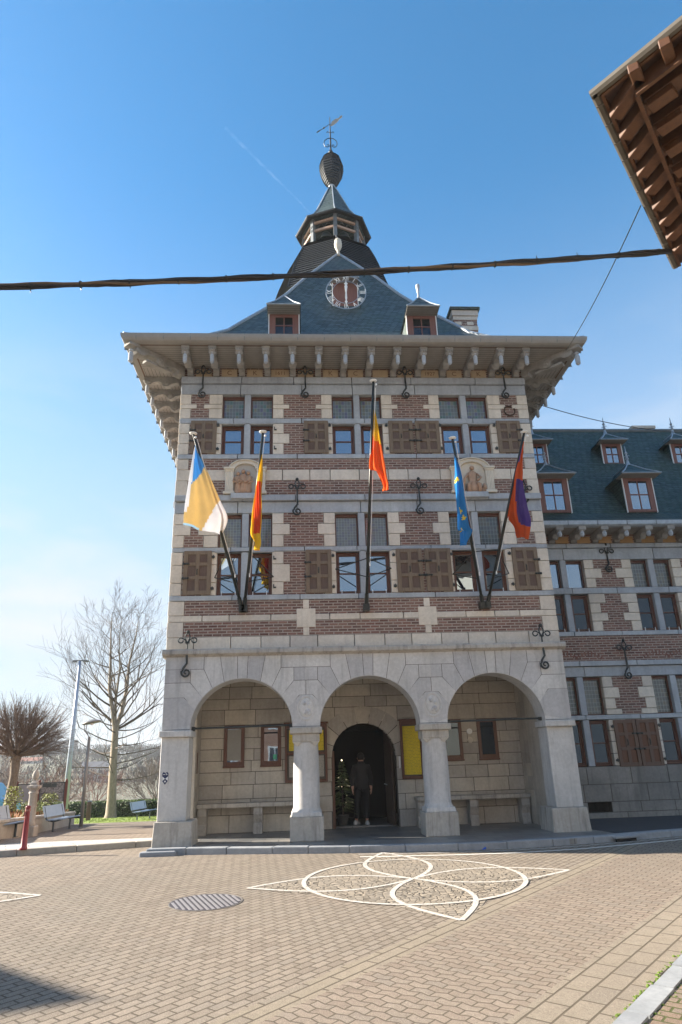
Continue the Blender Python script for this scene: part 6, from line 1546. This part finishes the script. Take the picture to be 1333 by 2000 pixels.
def car(name, label, x, y, z, rz, col, L=4.2, Wd=1.75, H=1.42, van=False):
    t = thing(name, label, 'van' if van else 'car', (x, y, z), None if van else 'cars parked by the river'); m = Matrix.Translation((x, y, z)) @ Matrix.Rotation(rz, 4, 'Z')
    def put(nm, mb, mat, par, bv=0): mb.v = [tuple(m @ Vector(p)) for p in mb.v]; return obj(nm, mb, mat, par, bevel=bv)
    b = MB(); h = L/2
    if van: pf = [(-h, .3), (h, .3), (h, .85), (h-.5, 1.05), (h-1.1, H), (-h, H)]
    else: pf = [(-h, .28), (h, .28), (h, .70), (h-.85, .88), (h-1.5, H-.06), (-h+.9, H), (-h+.15, .92), (-h, .85)]
    b.prism(pf, -Wd/2, Wd/2, 'y'); bd = put('body', b, col, t, .06)
    g = MB()
    for s in (-1, 1):
        g.prism([(h-1.05, .92), (h-1.55, H-.14), (-h+.95, H-.10), (-h+.35, .96)] if not van else [(h-.65, 1.12), (h-1.15, H-.12), (h-2.2, H-.12), (h-2.2, 1.12)], s*(Wd/2+.004)-.003, s*(Wd/2+.004)+.003, 'y')
    g.add([(h-.80, -Wd*.42, .93), (h-.80, Wd*.42, .93), (h-1.42, Wd*.38, H-.12), (h-1.42, -Wd*.38, H-.12)], [(0, 1, 2, 3)]) if not van else g.box(-h-.01, -h+.005, -Wd*.38, Wd*.38, 1.15, H-.25)
    put('window', g, M['farwin'], bd)
    for sx in (-1, 1):
        for sy in (-1, 1):
            w = MB(); w.lathe([(.06, -.09), (.30, -.09), (.31, 0), (.30, .09), (.06, .09)], (0, 0, 0), 14); w.v = [(sx*h*.62+p[0], sy*(Wd/2-.06)+p[2], .31+p[1]) for p in w.v]; put('wheel', w, M['dark'], t)
rr = random.Random(2)
cols = {k: plain('car_'+k, c, .3, .02) for k, c in dict(white=(.75, .76, .78), silver=(.48, .50, .53), grey=(.16, .17, .19), dark=(.04, .045, .06), red=(.32, .04, .04))}if False else {k: plain('car_'+k, c, .3, .02) for k, c in dict(white=(.75, .76, .78), silver=(.48, .50, .53), grey=(.16, .17, .19), dark=(.04, .045, .06), red=(.32, .04, .04)).items()}
road = MB(); road.grid([[(x, 146, -7.5), (x, 153, -7.55)] for x in (-260, -100, 60)]); struct('river_road', road, M['asph'])
for i, (x, c, lb) in enumerate(((-33.5, 'white', 'white car on the far river road, rightmost of the row'), (-38.6, 'silver', 'silver car just left of the rightmost white car on the river road'), (-43.6, 'dark', 'dark car in the middle of the row on the river road'), (-49.0, 'white', 'white car left of the dark car on the river road'), (-55.5, 'grey', 'grey car on the river road behind the plane tree branches'), (-61, 'red', 'red car at the left end of the row on the river road'))):
    car('parked_car', lb, x, 148, -7.5, R(180 if i % 2 else 0), cols[c])
car('van', 'light blue van at the left edge beyond the planted bed', -18.9, 22.5, -.72, R(0), plain('van_blue', (.16, .42, .62), .35, .04), 4.6, 1.9, 1.75, True)

# ------------------------------------------------------------------ timber-eaved house, upper right
EZ = 9.5
A_, B_ = Vector((2.07, -10.77)), Vector((4.83, -7.61)); u_ = (B_-A_).normalized(); v_ = Vector((.585, -.811)); n_ = Vector((u_.y, -u_.x))
EH = thing('timber_eaved_house', 'house corner with deep brown timber eaves and carved brackets overhead', 'house', (6.2, -11.2, -.3))
EL = (B_-A_).length; DV = 9.0
def quad_out(o):                                   # eave outline pushed inwards by o
    a = A_ + (u_ + v_)*o*1.0; b = B_ + (-u_*.2 + n_)*o; return a, b, b + n_*(DV-o) , a + v_*DV
tb, ti = wood('eave_timber', (.060, .023, .008), (.098, .040, .014), .6, (2, 2, 2)), wood('eave_timber_shaded', (.035, .015, .008), (.06, .027, .014), .6, (2, 2, 2))  # second timber, for the soffit: shade between the rafters coloured in
hw = MB(); a, b, c, d = quad_out(1.7); q = [a, b, c, d]
hw.add([(p.x, p.y, -.6) for p in q] + [(p.x, p.y, EZ-.05) for p in q], [(0,1,2,3),(7,6,5,4),(0,4,5,1),(1,5,6,2),(2,6,7,3),(3,7,4,0)]); fixn(obj('wall', hw, plain('rendered_wall', (.50, .44, .36), .9, .1, 2), EH))
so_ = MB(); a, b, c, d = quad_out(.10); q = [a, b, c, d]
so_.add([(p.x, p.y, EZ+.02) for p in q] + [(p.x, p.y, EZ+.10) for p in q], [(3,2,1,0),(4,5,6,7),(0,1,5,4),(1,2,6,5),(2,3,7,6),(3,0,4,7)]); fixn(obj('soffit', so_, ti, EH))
def beam(mb, p, q, w, z0, z1):
    d = (q-p).normalized(); n = Vector((d.y, -d.x))*w/2
    k = [p+n, q+n, q-n, p-n]; mb.add([(t.x, t.y, z0) for t in k] + [(t.x, t.y, z1) for t in k], [(3,2,1,0),(4,5,6,7),(0,1,5,4),(1,2,6,5),(2,3,7,6),(3,0,4,7)])
a2 = A_ + u_*.3135 + v_*.499; rdir = Vector((.17, -.985))
for i in range(1, 10):                             # rafter ends along the long eave
    p = Vector((2.25, -10.82)) + u_*.404*(i-.15); m = MB(); beam(m, p, p + rdir*.54, .17, EZ-.15, EZ+.03); fixn(obj('rafter', m, tb, EH, bevel=.006))
for i in range(9):
    p = Vector((2.50, -11.11)) + v_*.385*i - u_*.14; m = MB(); beam(m, p, p + u_*.30, .13, EZ-.15, EZ+.03); fixn(obj('rafter', m, tb, EH, bevel=.012))
m = MB(); beam(m, a2, a2 + u_*3.9, .05, EZ-.22, EZ+.015); beam(m, a2 - u_*.02, a2 + v_*8, .05, EZ-.221, EZ+.014); fixn(obj('fascia_beam', m, tb, EH))
m = MB(); q1 = A_ + u_*.10 + v_*.13; beam(m, q1, q1 + u_*4.05, .04, EZ-.05, EZ+.06); beam(m, q1, q1 + v_*8.5, .04, EZ-.051, EZ+.061); fixn(obj('fascia_beam', m, tb, EH))
for i in range(9):                                 # carved brackets carrying the fascia
    p = a2 + u_*(.28+.44*i) + v_*.06; d = Vector((.614, -.789)); m = MB()
    beam(m, p, p + d*1.3, .20, EZ-.16, EZ-.01); beam(m, p + d*.02, p + d*.34, .17, EZ-.26, EZ-.165); beam(m, p + d*.52, p + d*1.3, .16, EZ-.34, EZ-.165); fixn(obj('bracket', m, tb, EH, bevel=.006))
gt = MB()
def gut(p, q, outn):
    d = (q-p); ln = d.length; n = outn
    pr = [(-.02, .05), (-.02, .0), (.02, -.035), (.07, -.035), (.10, 0), (.105, .05)]
    k = len(pr); vs = [(p.x+n.x*t, p.y+n.y*t, EZ+z) for t, z in pr] + [(q.x+n.x*t, q.y+n.y*t, EZ+z) for t, z in pr]
    gt.add(vs, [tuple(range(k)), tuple(range(2*k-1, k-1, -1))] + [(i, i+k, (i+1) % k+k, (i+1) % k) for i in range(k)])
gut(A_ + n_*.10, B_ + n_*.10, -n_); vq = Vector((v_.y, -v_.x)); vq = vq if vq.dot(u_) < 0 else -vq
gut(A_ - vq*.09, A_ + v_*DV - vq*.09, vq)
gu = fixn(obj('gutter', gt, plain('brown_gutter', (.085, .075, .06), .6, .2, 6), EH))
for i in range(12): sm = MB(); p = A_ + u_*(.2+.36*i) + n_*.078; sm.cbox((p.x, p.y, EZ+.015), (.02, .133, .118), math.atan2(u_.y, u_.x)); obj('gutter_seam', sm, M['joint'], gu)
rf = MB(); a, b, c, d = quad_out(.10); q = [a, b, c, d]; cen = (a+b+c+d)/4
rf.add([(p.x, p.y, EZ+.10) for p in q] + [((p.x*.35+cen.x*.65), (p.y*.35+cen.y*.65), EZ+1.3) for p in q], [(0,1,5,4),(1,2,6,5),(2,3,7,6),(3,0,4,7),(4,5,6,7)]); fixn(obj('roof', rf, M['slate'], EH))
ra = MB()
for i in range(14):
    p = A_ + v_*(1.65+.16*i) + u_*.25; ra.tube([(p.x, p.y, EZ+.1), (p.x, p.y, EZ+1.25)], .022, 6)
p, q = A_ + v_*1.65 + u_*.25, A_ + v_*4 + u_*.25; ra.tube([(p.x, p.y, EZ+1.25), (q.x, q.y, EZ+1.25)], .03, 6); obj('railing', ra, M['steeld'], EH)

# ------------------------------------------------------------------ overhead cables
def sagline(p, q, sag, n=24): return [(p[0]+(q[0]-p[0])*i/n, p[1]+(q[1]-p[1])*i/n, p[2]+(q[2]-p[2])*i/n - sag*4*(i/n)*(1-i/n)) for i in range(n+1)]
cb = thing('cable_bundle', 'thick bundle of dark cables strung across the view before the roof', 'cable', (-6, -8.6, 8.3))
ce_ = Vector((4.42, -8.05)); pa, pb = (-9.5, -8.6, 8.02), (ce_.x+.12, ce_.y-.05, EZ-.06)
base_ = sagline(pa, pb, .16, 60); rr = random.Random(10)
for k in range(5):
    m = MB(); ph = k*1.256; m.tube([(x, y+.026*math.cos(ph+i*.28+.3*math.sin(i*.9)), z+.030*math.sin(ph+i*.28)+.010*math.sin(i*1.7+k)) for i, (x, y, z) in enumerate(base_)], .017+.006*(k % 2), 6)
    obj('cable', m, plain('cable_sheath', (.022, .021, .021), .55, .3, 20) if k == 0 else (bpy.data.materials['cable_sheath'] if k != 3 else plain('brown_cable', (.11, .075, .045), .6)), cb, True)
for i in range(2, 60, 3):
    tm = MB(); x, y, z = base_[i]; tm.lathe([(.06, -.012), (.06, .012)], (0, 0, 0), 8, cap=False); n = 16; tm.v[-n:] = [(x+p[2], y+p[0]*.9, z+p[1]*.9) for p in tm.v[-n:]]
    if rr.random() < .5: s = rr.choice((-1, -1, 1)); tm.tube([(x, y, z+s*.05), (x+rr.uniform(-.02, .03), y, z+s*rr.uniform(.09, .13))], .007, 4)
    obj('cable_tie', tm, M['black'], cb)
def wire(label, p, q, sag, r=.012):
    m = MB(); m.tube(sagline(p, q, sag), r, 5); setp(obj('wire', m, M['black']), label, 'wire', )
gpt = A_ + u_*2.35 - n_*.02
wire('thin wire from the timber eave down to the right corner of the hall eaves', (gpt.x, gpt.y, EZ), (5.66, -1.36, 11.98), .12, .010)
wire('thin wire from the right side eaves of the hall off to the right', (5.40, .6, 11.45), (13.2, 3.2, 11.8), .35, .012)

# ------------------------------------------------------------------ houses round the square (seen in the window panes, casting the left shadow)
def town_house(label, x0, x1, yf, d, h, rh, face, wall, roof, gable_x=False, z=-.4):
    """face=+1 looks towards +Y"""
    t = thing('town_house', label, 'house', ((x0+x1)/2, yf, z)); y0, y1 = (yf-d, yf) if face > 0 else (yf, yf+d)
    b = MB(); b.box(x0, x1, y0, y1, z, h); obj('wall', b, wall, t)
    r = MB()
    r.prism([(y0-.3, h), (y1+.3, h), ((y0+y1)/2, h+rh)], x0-.05, x1+.05, 'x'); obj('roof', r, roof, t)
    n = max(2, int((x1-x0)/1.7))
    for i in range(n):
        for zf in (1.0, 3.9, 6.6):
            if zf+1.7 > h: continue
            xx = x0 + (x1-x0)*(i+.5)/n; f = MB(); yy = yf + face*.03
            for a_ in ((xx-.48, xx-.40, zf, zf+1.7), (xx+.40, xx+.48, zf, zf+1.7), (xx-.40, xx+.40, zf+1.62, zf+1.7), (xx-.40, xx+.40, zf, zf+.08), (xx-.03, xx+.03, zf+.08, zf+1.62)): f.box(a_[0], a_[1], min(yf-.02*face, yy), max(yf-.02*face, yy), a_[2], a_[3])
            w = obj('window', f, M['white'], t); p = MB(); p.box(xx-.40, xx+.40, min(yf, yf+face*.008), max(yf, yf+face*.008), zf+.08, zf+1.62); obj('pane', p, M['farwin'], w)
town_house('cream rendered house across the street behind the viewer', -15, -6.2, -31, 9, 8.6, 3.6, 1, cw_, tr_)
town_house('red brick house across the street behind the viewer', -6.15, 2.6, -31, 9, 9.2, 3.4, 1, plain('house_brick', (.30, .17, .12), .9, .1), gr_)
town_house('pale yellow house across the street behind the viewer', 2.65, 12, -30, 9, 8.9, 3.8, 1, plain('house_yellow', (.58, .48, .30), .9, .1), tr_)
town_house('grey gabled house at the far left of the square, out of view', -33, -24.25, -7.8, 8.8, 5.6, 3.6, -1, plain('house_grey', (.42, .40, .38), .9, .1), gr_)

# ------------------------------------------------------------------ haze and contrail
hz = MB(); hz.box(-700, 700, -190, 1000, -30, 32.5); ht = NT('haze_air')
pv_ = ht.n('VolumePrincipled', {'Color': (.93, .96, 1.0, 1), 'Density': .0004, 'Anisotropy': .0}); ht.t.links.new(pv_.outputs[0], ht.out.inputs['Volume'])
struct('haze', hz, ht.mat, kind='stuff')
ctm = MB(); rr = random.Random(19)
pts = []
CT0, CT1 = Vector((-407.0, 2900.0, 3422.0)), Vector((89.0, 2900.0, 2801.0))
for i in range(41): pts.append(CT0.lerp(CT1, i/40) + Vector((rr.gauss(0, 2), rr.gauss(0, 2), rr.gauss(0, 2))))
ctm.tube(pts, [12-7.5*i/40 for i in range(41)], 8)
tt = NT('contrail_vapour'); p = tt.pos()
vs = tt.n('VolumeScatter', {'Color': (1, 1, 1), 'Density': tt.mapr(tt.noise(p, .012, 4), .36, .7, .0002, .0026)}); tt.t.links.new(vs.outputs[0], tt.out.inputs['Volume'])
struct('contrail', ctm, tt.mat, kind='stuff')
